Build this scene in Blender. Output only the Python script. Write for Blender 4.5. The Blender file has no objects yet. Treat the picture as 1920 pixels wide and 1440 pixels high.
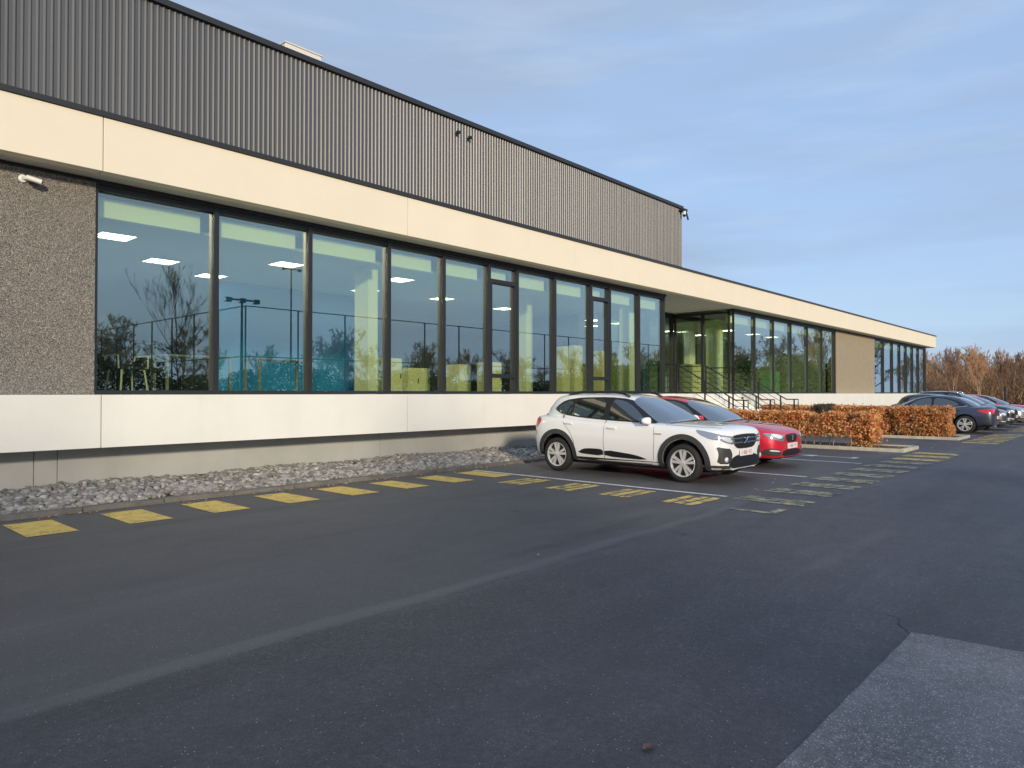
import bpy, bmesh, math, random
import numpy as np
from mathutils import Vector, Matrix, geometry, noise
from mathutils.bvhtree import BVHTree
PI = math.pi
random.seed(7)
S = bpy.context.scene
C = S.collection
# ---------------------------------------------------------------- camera
cam = bpy.data.objects.new('camera', bpy.data.cameras.new('camera'))
C.objects.link(cam)
S.camera = cam
cam.data.sensor_width = 36
cam.data.lens = 24.75
cam.data.clip_end = 3000
cam.data.clip_start = 0.05
YAW = math.radians(42.15)
cam.location = (0, 0, 1.52)
cam.rotation_euler = (math.radians(90 + 0.74), 0, YAW - PI/2)
# ---------------------------------------------------------------- light
SUN_EL = math.radians(15)
SUN_AZ = math.radians(32)          # sun stands behind the camera, a little to the left of the facade normal
sd = Vector((-math.sin(SUN_AZ)*math.cos(SUN_EL), -math.cos(SUN_AZ)*math.cos(SUN_EL), math.sin(SUN_EL)))
sun = bpy.data.objects.new('sun', bpy.data.lights.new('sun', 'SUN'))
C.objects.link(sun)
sun.data.energy = 2.0
sun.data.angle = math.radians(4.0)
sun.data.color = (1.0, 0.84, 0.63)
sun.rotation_euler = sd.to_track_quat('Z', 'Y').to_euler()
sun.location = (0, -30, 30)
w = bpy.data.worlds.new('World'); S.world = w; w.use_nodes = True
nt = w.node_tree; nt.nodes.clear()
out = nt.nodes.new('ShaderNodeOutputWorld'); bg = nt.nodes.new('ShaderNodeBackground')
sky = nt.nodes.new('ShaderNodeTexSky'); sky.sky_type = 'NISHITA'; sky.sun_disc = False
sky.sun_elevation = SUN_EL; sky.sun_rotation = PI + SUN_AZ
sky.air_density = 1.0; sky.dust_density = 1.0; sky.ozone_density = 2.0
tc = nt.nodes.new('ShaderNodeTexCoord'); mp = nt.nodes.new('ShaderNodeMapping')
mp.inputs['Scale'].default_value = (1.0, 1.0, 6.5)
mp.inputs['Rotation'].default_value = (0, 0.08, 0.3)
n1 = nt.nodes.new('ShaderNodeTexNoise'); n1.inputs['Scale'].default_value = 1.5
n1.inputs['Detail'].default_value = 6; n1.inputs['Roughness'].default_value = 0.5
rp = nt.nodes.new('ShaderNodeValToRGB')
rp.color_ramp.elements[0].position = 0.37; rp.color_ramp.elements[0].color = (0, 0, 0, 1)
rp.color_ramp.elements[1].position = 0.60; rp.color_ramp.elements[1].color = (1, 1, 1, 1)
mh = nt.nodes.new('ShaderNodeMix'); mh.data_type = 'RGBA'; mh.inputs['Factor'].default_value = 0.80; mh.inputs['B'].default_value = (1.50, 2.10, 3.15, 1)
mx = nt.nodes.new('ShaderNodeMix'); mx.data_type = 'RGBA'
mx.inputs['B'].default_value = (1.50, 1.96, 2.75, 1)
n2 = nt.nodes.new('ShaderNodeTexNoise'); n2.inputs['Scale'].default_value = 4.2; n2.inputs['Detail'].default_value = 8; n2.inputs['Roughness'].default_value = 0.55
r2 = nt.nodes.new('ShaderNodeValToRGB'); r2.color_ramp.elements[0].position = 0.50; r2.color_ramp.elements[1].position = 0.85; r2.color_ramp.elements[1].color = (.45,.45,.45,1)
m2 = nt.nodes.new('ShaderNodeMix'); m2.data_type = 'RGBA'; m2.inputs['B'].default_value = (2.3, 2.75, 3.45, 1)
nt.links.new(mp.outputs[0], n2.inputs['Vector']); nt.links.new(n2.outputs['Fac'], r2.inputs['Fac']); nt.links.new(r2.outputs['Color'], m2.inputs['Factor'])
nt.links.new(tc.outputs['Generated'], mp.inputs['Vector']); nt.links.new(mp.outputs[0], n1.inputs['Vector'])
nt.links.new(n1.outputs['Fac'], rp.inputs['Fac']); nt.links.new(rp.outputs['Color'], mx.inputs['Factor'])
nt.links.new(sky.outputs[0], mh.inputs['A']); nt.links.new(mh.outputs['Result'], mx.inputs['A']); nt.links.new(mx.outputs['Result'], m2.inputs['A']); nt.links.new(m2.outputs['Result'], bg.inputs['Color'])
bg.inputs['Strength'].default_value = 0.15
nt.links.new(bg.outputs[0], out.inputs[0])
S.view_settings.view_transform = 'Standard'; S.view_settings.look = 'None'
S.view_settings.exposure = 0.78; S.view_settings.gamma = 1
S.cycles.max_bounces = 8; S.cycles.transparent_max_bounces = 16

# ---------------------------------------------------------------- materials
def mat(name, base, rough=0.6, metal=0.0, spec=0.5, coat=0.0):
    m = bpy.data.materials.new(name); m.use_nodes = True
    b = m.node_tree.nodes['Principled BSDF']
    b.inputs['Base Color'].default_value = (*base, 1)
    b.inputs['Roughness'].default_value = rough; b.inputs['Metallic'].default_value = metal
    b.inputs['Specular IOR Level'].default_value = spec
    b.inputs['Coat Weight'].default_value = coat; b.inputs['Coat Roughness'].default_value = 0.04
    return m
class N:
    """small node-graph helper on one material"""
    def __init__(s, m):
        s.m = m; s.t = m.node_tree; s.b = s.t.nodes['Principled BSDF']
        s.co = s.t.nodes.new('ShaderNodeTexCoord').outputs['Object']
    def noise(s, scale, detail=4, rough=0.55, stretch=None):
        n = s.t.nodes.new('ShaderNodeTexNoise'); n.inputs['Scale'].default_value = scale
        n.inputs['Detail'].default_value = detail; n.inputs['Roughness'].default_value = rough
        v = s.co
        if stretch:
            mpn = s.t.nodes.new('ShaderNodeMapping'); mpn.inputs['Scale'].default_value = stretch
            s.t.links.new(v, mpn.inputs[0]); v = mpn.outputs[0]
        s.t.links.new(v, n.inputs['Vector']); return n.outputs['Fac']
    def voro(s, scale, out='Color', feature='F1'):
        n = s.t.nodes.new('ShaderNodeTexVoronoi'); n.inputs['Scale'].default_value = scale; n.feature = feature
        s.t.links.new(s.co, n.inputs['Vector']); return n.outputs[out]
    def ramp(s, fac, stops, interp='LINEAR'):
        r = s.t.nodes.new('ShaderNodeValToRGB'); r.color_ramp.interpolation = interp
        e = r.color_ramp.elements
        while len(e) < len(stops): e.new(0.5)
        for k, (p, c) in enumerate(stops):
            e[k].position = p; e[k].color = (*c, 1) if len(c) == 3 else c
        s.t.links.new(fac, r.inputs[0]); return r.outputs[0]
    def mix(s, fac, a, b, mode='MIX'):
        n = s.t.nodes.new('ShaderNodeMix'); n.data_type = 'RGBA'; n.blend_type = mode
        for sock, v in ((n.inputs['Factor'], fac), (n.inputs['A'], a), (n.inputs['B'], b)):
            if isinstance(v, (int, float)): sock.default_value = v
            elif isinstance(v, tuple): sock.default_value = (*v, 1)
            else: s.t.links.new(v, sock)
        return n.outputs['Result']
    def color(s, c): s.t.links.new(c, s.b.inputs['Base Color']); return s
    def rough(s, c): s.t.links.new(c, s.b.inputs['Roughness']); return s
    def bump(s, h, strength=0.3, dist=0.01):
        n = s.t.nodes.new('ShaderNodeBump'); n.inputs['Strength'].default_value = strength
        n.inputs['Distance'].default_value = dist
        s.t.links.new(h, n.inputs['Height']); s.t.links.new(n.outputs[0], s.b.inputs['Normal']); return s
    def gray(s, c):
        n = s.t.nodes.new('ShaderNodeRGBToBW'); s.t.links.new(c, n.inputs[0]); return n.outputs[0]
def g3(v): return (v, v, v)

def asphalt(name, lo, hi, speck=0.22, amount=0.70, tint=(1, 1, 1.06), road=False):
    m = mat(name, g3(lo), 0.62, spec=0.35); n = N(m)
    T = lambda v: (v*tint[0], v*tint[1], v*tint[2])
    fine = n.noise(150, 3, 0.8); agg = n.gray(n.voro(150, 'Color'))
    big = n.noise(0.35, 4, 0.6)
    mid = n.noise(3.1, 5, 0.65)
    c = n.ramp(fine, [(0.34, T(lo*0.45)), (0.52, T(lo)), (0.68, T(hi*1.25))])
    c = n.mix(1.0, c, n.ramp(agg, [(0.0, g3(0.50)), (0.45, g3(0.9)), (0.8, g3(1.35)), (1.0, g3(2.1))]), 'MULTIPLY')
    grit = n.noise(24, 4, 0.8)
    c = n.mix(n.ramp(grit, [(0.35, g3(0.75)), (0.5, g3(0.0))]), c, T(lo*0.35))
    c = n.mix(n.ramp(grit, [(0.56, g3(0.0)), (0.72, g3(0.7))]), c, T(hi*1.5))
    c = n.mix(n.ramp(big, [(0.35, g3(0.0)), (0.68, g3(0.55))]), c, T(hi*1.0))
    c = n.mix(n.ramp(mid, [(0.42, g3(0.30)), (0.62, g3(0.0))]), c, T(lo*0.6))
    if road:
        sp = n.t.nodes.new('ShaderNodeSeparateXYZ'); n.t.links.new(n.co, sp.inputs[0])
        def mth(op, a, b_=None, c_=None):
            q = n.t.nodes.new('ShaderNodeMath'); q.operation = op
            for k, v in enumerate((a, b_, c_)):
                if v is None: continue
                if isinstance(v, (int, float)): q.inputs[k].default_value = v
                else: n.t.links.new(v, q.inputs[k])
            return q.outputs[0]
        wob = mth('MULTIPLY_ADD', n.noise(0.55, 3), 0.30, 3.86)
        dy = mth('SUBTRACT', sp.outputs['Y'], wob)
        xx = mth('MULTIPLY', sp.outputs['X'], sp.outputs['X']); dy = mth('SUBTRACT', dy, mth('MULTIPLY', xx, 0.0022))
        bay = n.ramp(mth('MULTIPLY_ADD', dy, 0.9, 0.5), [(0.42, g3(0)), (0.55, g3(0.45))])
        c = n.mix(bay, c, (hi*1.02, hi*0.98, hi*0.95))
        band = n.ramp(mth('ABSOLUTE', dy), [(0.01, g3(0.36)), (0.06, g3(0.28)), (0.11, g3(0))])
        xe = n.ramp(mth('MULTIPLY', sp.outputs['X'], 0.1), [(0.88, g3(1)), (0.98, g3(0))])
        c = n.mix(n.mix(1.0, band, xe, 'MULTIPLY'), c, (hi*1.55, hi*1.52, hi*1.5))
        # worn and oily streaks along the driving direction
        st = n.noise(0.9, 5, 0.6, (0.22, 1.6, 1)); c = n.mix(n.ramp(st, [(0.30, g3(0.42)), (0.48, g3(0))]), c, T(lo*0.5))
        c = n.mix(n.ramp(st, [(0.56, g3(0)), (0.75, g3(0.4))]), c, T(hi*1.25))
        sp2 = n.noise(1.7, 3, 0.5); c = n.mix(n.ramp(sp2, [(0.72, g3(0)), (0.76, g3(0.6))]), c, T(lo*0.35))
    cell = n.voro(60, 'Distance'); cc = n.gray(n.voro(60, 'Color'))
    a = n.ramp(cell, [(0.10, g3(1)), (0.24, g3(0))]); bsel = n.ramp(cc, [(amount, g3(0)), (amount+0.04, g3(1))])
    c = n.mix(n.mix(1.0, a, bsel, 'MULTIPLY'), c, T(speck))
    n.color(c); n.rough(n.ramp(big, [(0.3, g3(0.5)), (0.7, g3(0.72))]))
    n.bump(n.noise(70, 4, 0.75), 0.55, 0.008)
    return m
M = {}
M['asphalt'] = asphalt('asphalt', 0.066, 0.122, 0.50, 0.80, (1.06,1,1.07), road=True)
M['asphalt_bay'] = asphalt('asphalt_bay', 0.080, 0.135, 0.42, 0.84, (1.05, 1, 0.98))
M['asphalt_old'] = asphalt('asphalt_old', 0.10, 0.36, 0.70, 0.36, (1.08, 1, 0.98))
M['black_tar'] = mat('bitumen', (0.025, 0.025, 0.026), 0.7)
M['seam'] = asphalt('seam', 0.108, 0.155, 0.25, 0.93)
def concrete(name, c, var=0.06, scale=1.3, stain=0.12):
    m = mat(name, c, 0.75, spec=0.3); n = N(m)
    a = tuple(v*(1-var) for v in c)
    col = n.ramp(n.noise(scale, 6, 0.6), [(0.35, a), (0.65, c)])
    col = n.mix(n.ramp(n.noise(1.1, 5, 0.6, (1.0, 1.0, 0.12)), [(0.55, g3(0)), (0.8, g3(stain))]), col, tuple(v*0.72 for v in c))
    oi = n.t.nodes.new('ShaderNodeObjectInfo'); col = n.mix(n.ramp(oi.outputs['Random'], [(0, g3(0)), (1, g3(0.10))]), col, tuple(v*0.8 for v in c))
    dr = n.noise(2.6, 4, 0.55, (1.0, 1.0, 0.06)); col = n.mix(n.ramp(dr, [(0.60, g3(0)), (0.72, g3(stain*.35))]), col, (0.35, 0.33, 0.28))
    n.color(col); n.bump(n.noise(60, 4), 0.12, 0.004); return m
M['fascia'] = concrete('cream_concrete', (0.82, 0.755, 0.60), 0.03, 1.0, 0.10)
M['plinth'] = concrete('pale_concrete', (0.80, 0.80, 0.745), 0.05, 1.2, 0.22)
M['basewall'] = concrete('grey_concrete', (0.46, 0.475, 0.46), 0.14, 0.9, 0.5)
M['soffit'] = concrete('soffit_board', (0.60, 0.57, 0.50), 0.04)
M['kerb'] = concrete('kerb_concrete', (0.20, 0.185, 0.155), 0.35, 6, 0.5)
M['kerb_pale'] = concrete('island_kerb_concrete', (0.50, 0.47, 0.38), 0.25, 5, 0.5)
# exposed aggregate wall
m = mat('pebble_wall', g3(0.3), 0.7); n = N(m)
cc = n.gray(n.voro(84, 'Color'))
col = n.ramp(cc, [(0.0, (0.08, 0.075, 0.07)), (0.25, (0.21, 0.195, 0.175)), (0.5, (0.37, 0.34, 0.29)), (0.72, (0.56, 0.51, 0.43)), (0.88, (0.82, 0.79, 0.72))], 'CONSTANT')
d = n.voro(84, 'Distance')
col = n.mix(n.ramp(d, [(0.35, g3(0)), (0.75, g3(0.75))]), col, (0.07, 0.065, 0.055))
col = n.mix(n.ramp(n.noise(0.8, 4), [(0.35, g3(0)), (0.7, g3(0.15))]), col, (0.24, 0.225, 0.21))
n.color(col); n.bump(n.ramp(d, [(0.0, g3(1)), (0.7, g3(0))]), 0.7, 0.012); M['pebble'] = m
m = concrete('sunlit_pebble', (0.38, 0.325, 0.23), 0.25, 14, 0.1); M['pebble_far'] = m  # same pebble wall farther off, its warm sunlit tone put into the colour
m = mat('ribbed_cladding', (0.2, 0.2, 0.2), 0.47, 0.55); n = N(m)
n.color(n.ramp(n.noise(0.9, 3, 0.5, (8, 1, 0.15)), [(0.3, (0.115, 0.118, 0.12)), (0.7, (0.155, 0.156, 0.157))])); M['clad'] = m
M['trim'] = mat('dark_trim', (0.035, 0.036, 0.038), 0.4, 0.2)
M['frame'] = mat('window_frame', (0.042, 0.043, 0.046), 0.35, 0.5)
M['paint_y'] = None
def marking(name, c, wear, asph=(0.10, 0.10, 0.107)):
    m = mat(name, c, 0.7); n = N(m)
    f = n.mix(0.5, n.noise(38, 5, 0.75), n.noise(5, 4, 0.6))
    col = n.ramp(n.noise(9, 4), [(0.3, tuple(v*0.75 for v in c)), (0.7, c)])
    n.color(n.mix(n.ramp(f, [(wear-0.03, g3(1)), (wear+0.05, g3(0))]), col, asph)); n.bump(n.noise(70, 4, 0.75), 0.5, 0.008); return m
M['paint_y'] = marking('yellow_paint', (0.86, 0.60, 0.14), 0.41)
M['paint_y2'] = marking('worn_yellow_paint', (0.80, 0.58, 0.16), 0.46)
M['paint_f'] = marking('faded_paint', (0.56, 0.49, 0.28), 0.50)
M['paint_w'] = marking('white_paint', (0.78, 0.78, 0.76), 0.40)
# window glass: green-tinted and strongly reflecting
def glass(name, tint, ior, extra=0.0):
    m = bpy.data.materials.new(name); m.use_nodes = True; t = m.node_tree; t.nodes.clear()
    o = t.nodes.new('ShaderNodeOutputMaterial'); tr = t.nodes.new('ShaderNodeBsdfTransparent'); gl = t.nodes.new('ShaderNodeBsdfGlossy')
    tr.inputs[0].default_value = (*tint, 1); gl.inputs['Roughness'].default_value = 0.004; gl.inputs[0].default_value = (0.86, 0.95, 0.98, 1)
    lw = t.nodes.new('ShaderNodeLayerWeight'); lw.inputs['Blend'].default_value = 0.5      # Facing = 1-|N.I|, the same from both sides
    f = t.nodes.new('ShaderNodeMath'); f.operation = 'POWER'; f.inputs[1].default_value = 2.4; t.links.new(lw.outputs['Facing'], f.inputs[0])
    ad = t.nodes.new('ShaderNodeMath'); ad.operation = 'MULTIPLY_ADD'; ad.inputs[1].default_value = 1-ior; ad.inputs[2].default_value = ior; ad.use_clamp = True
    mx = t.nodes.new('ShaderNodeMixShader')
    t.links.new(f.outputs[0], ad.inputs[0]); t.links.new(ad.outputs[0], mx.inputs[0]); t.links.new(tr.outputs[0], mx.inputs[1]); t.links.new(gl.outputs[0], mx.inputs[2])
    t.links.new(mx.outputs[0], o.inputs[0]); return m
M['glass'] = glass('facade_glass', (0.92, 0.98, 0.82), 0.235)
M['carglass'] = mat('car_glass', (0.012, 0.017, 0.018), 0.03, spec=0.9, coat=1.0)
M['carglass'].node_tree.nodes['Principled BSDF'].inputs['IOR'].default_value = 1.8
M['screen'] = mat('windscreen_glass', (0.05, 0.07, 0.085), 0.04, spec=1.0, coat=1.0)
M['screen'].node_tree.nodes['Principled BSDF'].inputs['IOR'].default_value = 2.2
def paint(name, c, metal=0.0, rough=0.35):
    m = mat(name, c, rough, metal, 0.5, 1.0); n = N(m)
    n.rough(n.ramp(n.noise(3, 4), [(0.3, g3(rough-0.04)), (0.7, g3(rough+0.08))])); return m
M['white_car'] = paint('white_car_paint', (0.86, 0.87, 0.865))
M['red_car'] = paint('red_car_paint', (0.62, 0.012, 0.035), 0.15)
M['navy_car'] = paint('navy_car_paint', (0.045, 0.060, 0.095), 0.5)
M['grey_car'] = paint('grey_car_paint', (0.07, 0.08, 0.095), 0.5)
M['black_car'] = paint('black_car_paint', (0.02, 0.022, 0.028), 0.4)
M['silver_car'] = paint('silver_car_paint', (0.45, 0.47, 0.49), 0.6)
M['plastic'] = mat('grey_plastic', (0.040, 0.042, 0.043), 0.55)
M['black'] = mat('black_plastic', (0.012, 0.012, 0.013), 0.4)
M['rubber'] = mat('tyre_rubber', (0.018, 0.018, 0.019), 0.8)
M['alloy'] = mat('silver_wheel', (0.70, 0.70, 0.70), 0.30, 0.45)
M['chrome'] = mat('chrome', (0.75, 0.76, 0.78), 0.12, 1.0)
M['lamp_glass'] = mat('headlamp_glass', (0.42, 0.44, 0.46), 0.12, 0.6, coat=1.0)
M['lamp_white'] = mat('lamp_reflector', (0.85, 0.87, 0.88), 0.2, 0.3, coat=1.0)
M['tail'] = mat('tail_lamp_red', (0.55, 0.01, 0.03), 0.15, coat=1.0)
M['plate'] = mat('number_plate', (0.78, 0.74, 0.74), 0.5)
M['plate_text'] = mat('plate_lettering', (0.42, 0.08, 0.09), 0.5)
M['steel_dark'] = mat('dark_steel', (0.03, 0.033, 0.036), 0.4, 0.4)
M['white_metal'] = mat('white_enamel', (0.75, 0.75, 0.73), 0.4)
M['inner_wall'] = mat('inner_wall', (0.52, 0.55, 0.50), 0.8)
M['inner_white'] = mat('inner_white', (0.92, 0.92, 0.78), 0.8)
M['blind'] = mat('pale_blind', (0.90, 0.93, 0.74), 0.7)
M['inner_yellow'] = mat('inner_yellow', (0.88, 0.82, 0.56), 0.7)
M['inner_teal'] = mat('inner_teal', (0.02, 0.27, 0.80), 0.6)
M['grey_metal'] = mat('grey_metal', (0.36,0.37,0.37), 0.4, 0.3)
M['inner_dark'] = mat('inner_dark', (0.03, 0.035, 0.035), 0.8)
M['inner_green'] = mat('inner_green', (0.45, 0.75, 0.5), 0.6)
M['floor_in'] = mat('inner_floor', (0.30, 0.30, 0.28), 0.5)
M['ceiling_in'] = mat('inner_ceiling', (0.72, 0.74, 0.70), 0.8)
m = mat('ceiling_panel_light', (0.9, 0.9, 0.85), 0.5); b = m.node_tree.nodes['Principled BSDF']
b.inputs['Emission Color'].default_value = (1, 0.97, 0.86, 1); b.inputs['Emission Strength'].default_value = 4.0; M['light'] = m
m = mat('roof_unit_metal', (0.72, 0.70, 0.64), 0.5); M['hvac'] = m
# soil, grass, leaves, bark
m = mat('soil', (0.09, 0.065, 0.04), 0.95); n = N(m)
n.color(n.ramp(n.noise(14, 6, 0.7), [(0.3, (0.05, 0.037, 0.024)), (0.55, (0.11, 0.085, 0.05)), (0.72, (0.14, 0.15, 0.06))])); n.bump(n.noise(30, 5), 0.8, 0.03); M['soil'] = m
m = mat('field_grass', (0.10, 0.10, 0.04), 0.95); n = N(m)
n.color(n.ramp(n.noise(0.25, 7, 0.7), [(0.3, (0.07, 0.075, 0.03)), (0.5, (0.13, 0.115, 0.05)), (0.7, (0.24, 0.17, 0.085))])); n.bump(n.noise(4, 6), 0.8, 0.1); M['field'] = m
def leafmat(name, stops, rough=0.55, trans=0.25):
    m = mat(name, stops[0][1], rough, spec=0.35); n = N(m)
    gi = n.t.nodes.new('ShaderNodeNewGeometry')
    c = n.ramp(gi.outputs['Random Per Island'], stops); n.color(c)
    tl = n.t.nodes.new('ShaderNodeBsdfTranslucent'); n.t.links.new(c, tl.inputs[0])
    ms = n.t.nodes.new('ShaderNodeMixShader'); ms.inputs[0].default_value = trans
    o = n.t.nodes['Material Output']; n.t.links.new(n.b.outputs[0], ms.inputs[1]); n.t.links.new(tl.outputs[0], ms.inputs[2]); n.t.links.new(ms.outputs[0], o.inputs[0])
    return m
M['beech'] = leafmat('copper_beech_leaf', [(0.0, (0.34, 0.11, 0.045)), (0.25, (0.66, 0.26, 0.09)), (0.55, (0.86, 0.41, 0.16)), (0.82, (0.92, 0.58, 0.30)), (0.97, (0.46, 0.46, 0.14))], 0.55, 0.35)
M['evergreen'] = leafmat('evergreen_leaf', [(0, (0.02, 0.035, 0.014)), (0.5, (0.04, 0.065, 0.022)), (1, (0.07, 0.09, 0.035))], 0.6, 0.1)
M['laurel'] = leafmat('garden_leaf', [(0, (0.03, 0.07, 0.02)), (1, (0.07, 0.15, 0.05))], 0.5, 0.2)
M['twig_brown'] = mat('brown_twig', (0.30, 0.20, 0.125), 0.9)
M['twig_rust'] = mat('rust_twig', (0.38, 0.225, 0.135), 0.9)
M['twig_grey'] = mat('grey_twig', (0.30, 0.26, 0.20), 0.9)
M['bark'] = mat('pale_bark', (0.42, 0.36, 0.27), 0.9)
M['bark_dark'] = mat('dark_bark', (0.07, 0.06, 0.05), 0.9)
m = mat('gravel_stone', (0.25, 0.24, 0.23), 0.8); n = N(m)
gi = n.t.nodes.new('ShaderNodeNewGeometry')
n.color(n.mix(n.ramp(n.noise(25, 4), [(0.3, g3(0)), (0.7, g3(0.5))]), n.ramp(gi.outputs['Random Per Island'], [(0, (0.12, 0.115, 0.11)), (0.35, (0.24, 0.23, 0.21)), (0.7, (0.37, 0.35, 0.32)), (0.97, (0.48, 0.455, 0.41)), (1, (0.6, 0.58, 0.54))]), (0.21, 0.19, 0.165))); M['stone'] = m
M['leafdry'] = mat('dry_leaf', (0.16, 0.09, 0.06), 0.8)
# ---------------------------------------------------------------- mesh helpers
class MB:
    def __init__(s): s.v = []; s.f = []; s.mi = []
    def add(s, vs, fs, mi=0):
        o = len(s.v); s.v += [tuple(p) for p in vs]; s.f += [tuple(i+o for i in f) for f in fs]; s.mi += [mi]*len(fs)
    def box(s, x0, x1, y0, y1, z0, z1, mi=0):
        s.add([(x0,y0,z0),(x1,y0,z0),(x1,y1,z0),(x0,y1,z0),(x0,y0,z1),(x1,y0,z1),(x1,y1,z1),(x0,y1,z1)],
              [(0,3,2,1),(4,5,6,7),(0,1,5,4),(1,2,6,5),(2,3,7,6),(3,0,4,7)], mi); return s
    def bevbox(s, x0, x1, y0, y1, z0, z1, b, mi=0):
        bm = bmesh.new(); bmesh.ops.create_cube(bm, size=1)
        for v in bm.verts: v.co = Vector(((x0+x1)/2+v.co.x*(x1-x0), (y0+y1)/2+v.co.y*(y1-y0), (z0+z1)/2+v.co.z*(z1-z0)))
        bmesh.ops.bevel(bm, geom=bm.edges[:], offset=b, segments=2, affect='EDGES', profile=0.5)
        bm.verts.index_update(); s.add([v.co[:] for v in bm.verts], [[v.index for v in f.verts] for f in bm.faces], mi); bm.free(); return s
    def tube(s, pts, r, n=8, mi=0, cap=True):
        pts = [Vector(p) for p in pts]; rs = r if isinstance(r, (list, tuple)) else [r]*len(pts)
        vs = []; up = None
        for i, p in enumerate(pts):
            d = (pts[min(i+1, len(pts)-1)]-pts[max(i-1, 0)])
            if d.length < 1e-9: d = Vector((0,0,1))
            d.normalize()
            if up is None: up = d.orthogonal().normalized()
            up = (up - d*up.dot(d)); up = up.normalized() if up.length > 1e-6 else d.orthogonal().normalized()
            sdv = d.cross(up)
            for k in range(n):
                a = 2*PI*k/n; vs.append(p+(up*math.cos(a)+sdv*math.sin(a))*rs[i])
        fs = [(i*n+k, i*n+(k+1)%n, (i+1)*n+(k+1)%n, (i+1)*n+k) for i in range(len(pts)-1) for k in range(n)]
        if cap: fs += [tuple(range(n-1, -1, -1)), tuple((len(pts)-1)*n+k for k in range(n))]
        s.add(vs, fs, mi); return s
    def lathe(s, prof, n=32, axis='y', c=(0,0,0), mi=0):
        vs = []; 
        for (a, r) in prof:
            for k in range(n):
                t = 2*PI*k/n; p = {'y': (r*math.cos(t), a, r*math.sin(t)), 'z': (r*math.cos(t), r*math.sin(t), a), 'x': (a, r*math.cos(t), r*math.sin(t))}[axis]
                vs.append((p[0]+c[0], p[1]+c[1], p[2]+c[2]))
        m = len(prof)
        s.add(vs, [(i*n+k, i*n+(k+1)%n, (i+1)*n+(k+1)%n, (i+1)*n+k) for i in range(m-1) for k in range(n)], mi); return s
    def mesh(s, name, mats):
        me = bpy.data.meshes.new(name); me.from_pydata(s.v, [], s.f)
        for m in (mats if isinstance(mats, (list, tuple)) else [mats]): me.materials.append(m)
        if any(s.mi): me.polygons.foreach_set('material_index', s.mi)
        bm = bmesh.new(); bm.from_mesh(me); bmesh.ops.recalc_face_normals(bm, faces=bm.faces[:]); bm.to_mesh(me); bm.free()
        return me
    def build(s, name, mats, parent=None, world=False, smooth=False):
        if world and parent:
            o = wloc(parent); s.v = [(a-o[0], b-o[1], c-o[2]) for a, b, c in s.v]
        return link(name, s.mesh(name, mats), parent, smooth)
def wloc(o):
    l = Vector((0,0,0))
    while o: l += o.location; o = o.parent
    return l
def link(name, me, parent=None, smooth=False):
    o = bpy.data.objects.new(name, me); C.objects.link(o); o.parent = parent
    if smooth:
        me.polygons.foreach_set('use_smooth', [True]*len(me.polygons)); 
        if isinstance(smooth, float): me.set_sharp_from_angle(angle=smooth)
    return o
def empty(name, loc=(0,0,0), rz=0):
    o = bpy.data.objects.new(name, None); C.objects.link(o); o.location = loc; o.rotation_euler = (0,0,rz); o.empty_display_size = 0.3; return o
def tag(o, label=None, cat=None, group=None, kind=None):
    if label: o['label'] = label
    if cat: o['category'] = cat
    if group: o['group'] = group
    if kind: o['kind'] = kind
    return o
def struct(name, mb, m, smooth=False): return tag(mb.build(name, m, smooth=smooth), kind='structure')
def copy_tree(o, parent=None):
    c = o.copy(); C.objects.link(c); c.parent = parent
    for ch in list(o.children): copy_tree(ch, c)
    return c
def rawmesh(name, V, F, m, mi=None):
    """numpy quads / tris"""
    me = bpy.data.meshes.new(name); V = np.asarray(V, np.float32); F = np.asarray(F, np.int32)
    me.vertices.add(len(V)); me.vertices.foreach_set('co', V.ravel())
    k = F.shape[1]; me.loops.add(F.size); me.loops.foreach_set('vertex_index', F.ravel())
    me.polygons.add(len(F)); me.polygons.foreach_set('loop_start', np.arange(0, F.size, k, dtype=np.int32))
    me.polygons.foreach_set('loop_total', np.full(len(F), k, np.int32))
    for q in (m if isinstance(m, (list, tuple)) else [m]): me.materials.append(q)
    me.update(); me.validate(); return me
rng = np.random.default_rng(5)
def leaves(P, size, flat=0.0):
    """quads with a fold, one per row of P"""
    n = len(P); a = rng.normal(size=(n,3)); a /= np.linalg.norm(a,axis=1)[:,None]
    b = rng.normal(size=(n,3)); b -= a*(a*b).sum(1)[:,None]; b /= np.linalg.norm(b,axis=1)[:,None]
    s = size*rng.uniform(0.6,1.25,(n,1)); 
    V = np.stack([P-a*s, P-b*s*0.55, P+a*s, P+b*s*0.55], 1).reshape(-1,3)
    F = np.arange(4*n).reshape(n,4); return V, F
# ================================================================ GROUND
def _sheet(x0, x1, y0, y1, z):
    b = MB(); b.add([(x0,y0,z),(x1,y0,z),(x1,y1,z),(x0,y1,z)], [(0,1,2,3)]); return b
struct('ground', _sheet(-900, 1500, -900, 1500, -0.03), M['field'])
struct('road', _sheet(-70, 72, -9.5, 10.1, 0.0), M['asphalt'])
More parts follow.
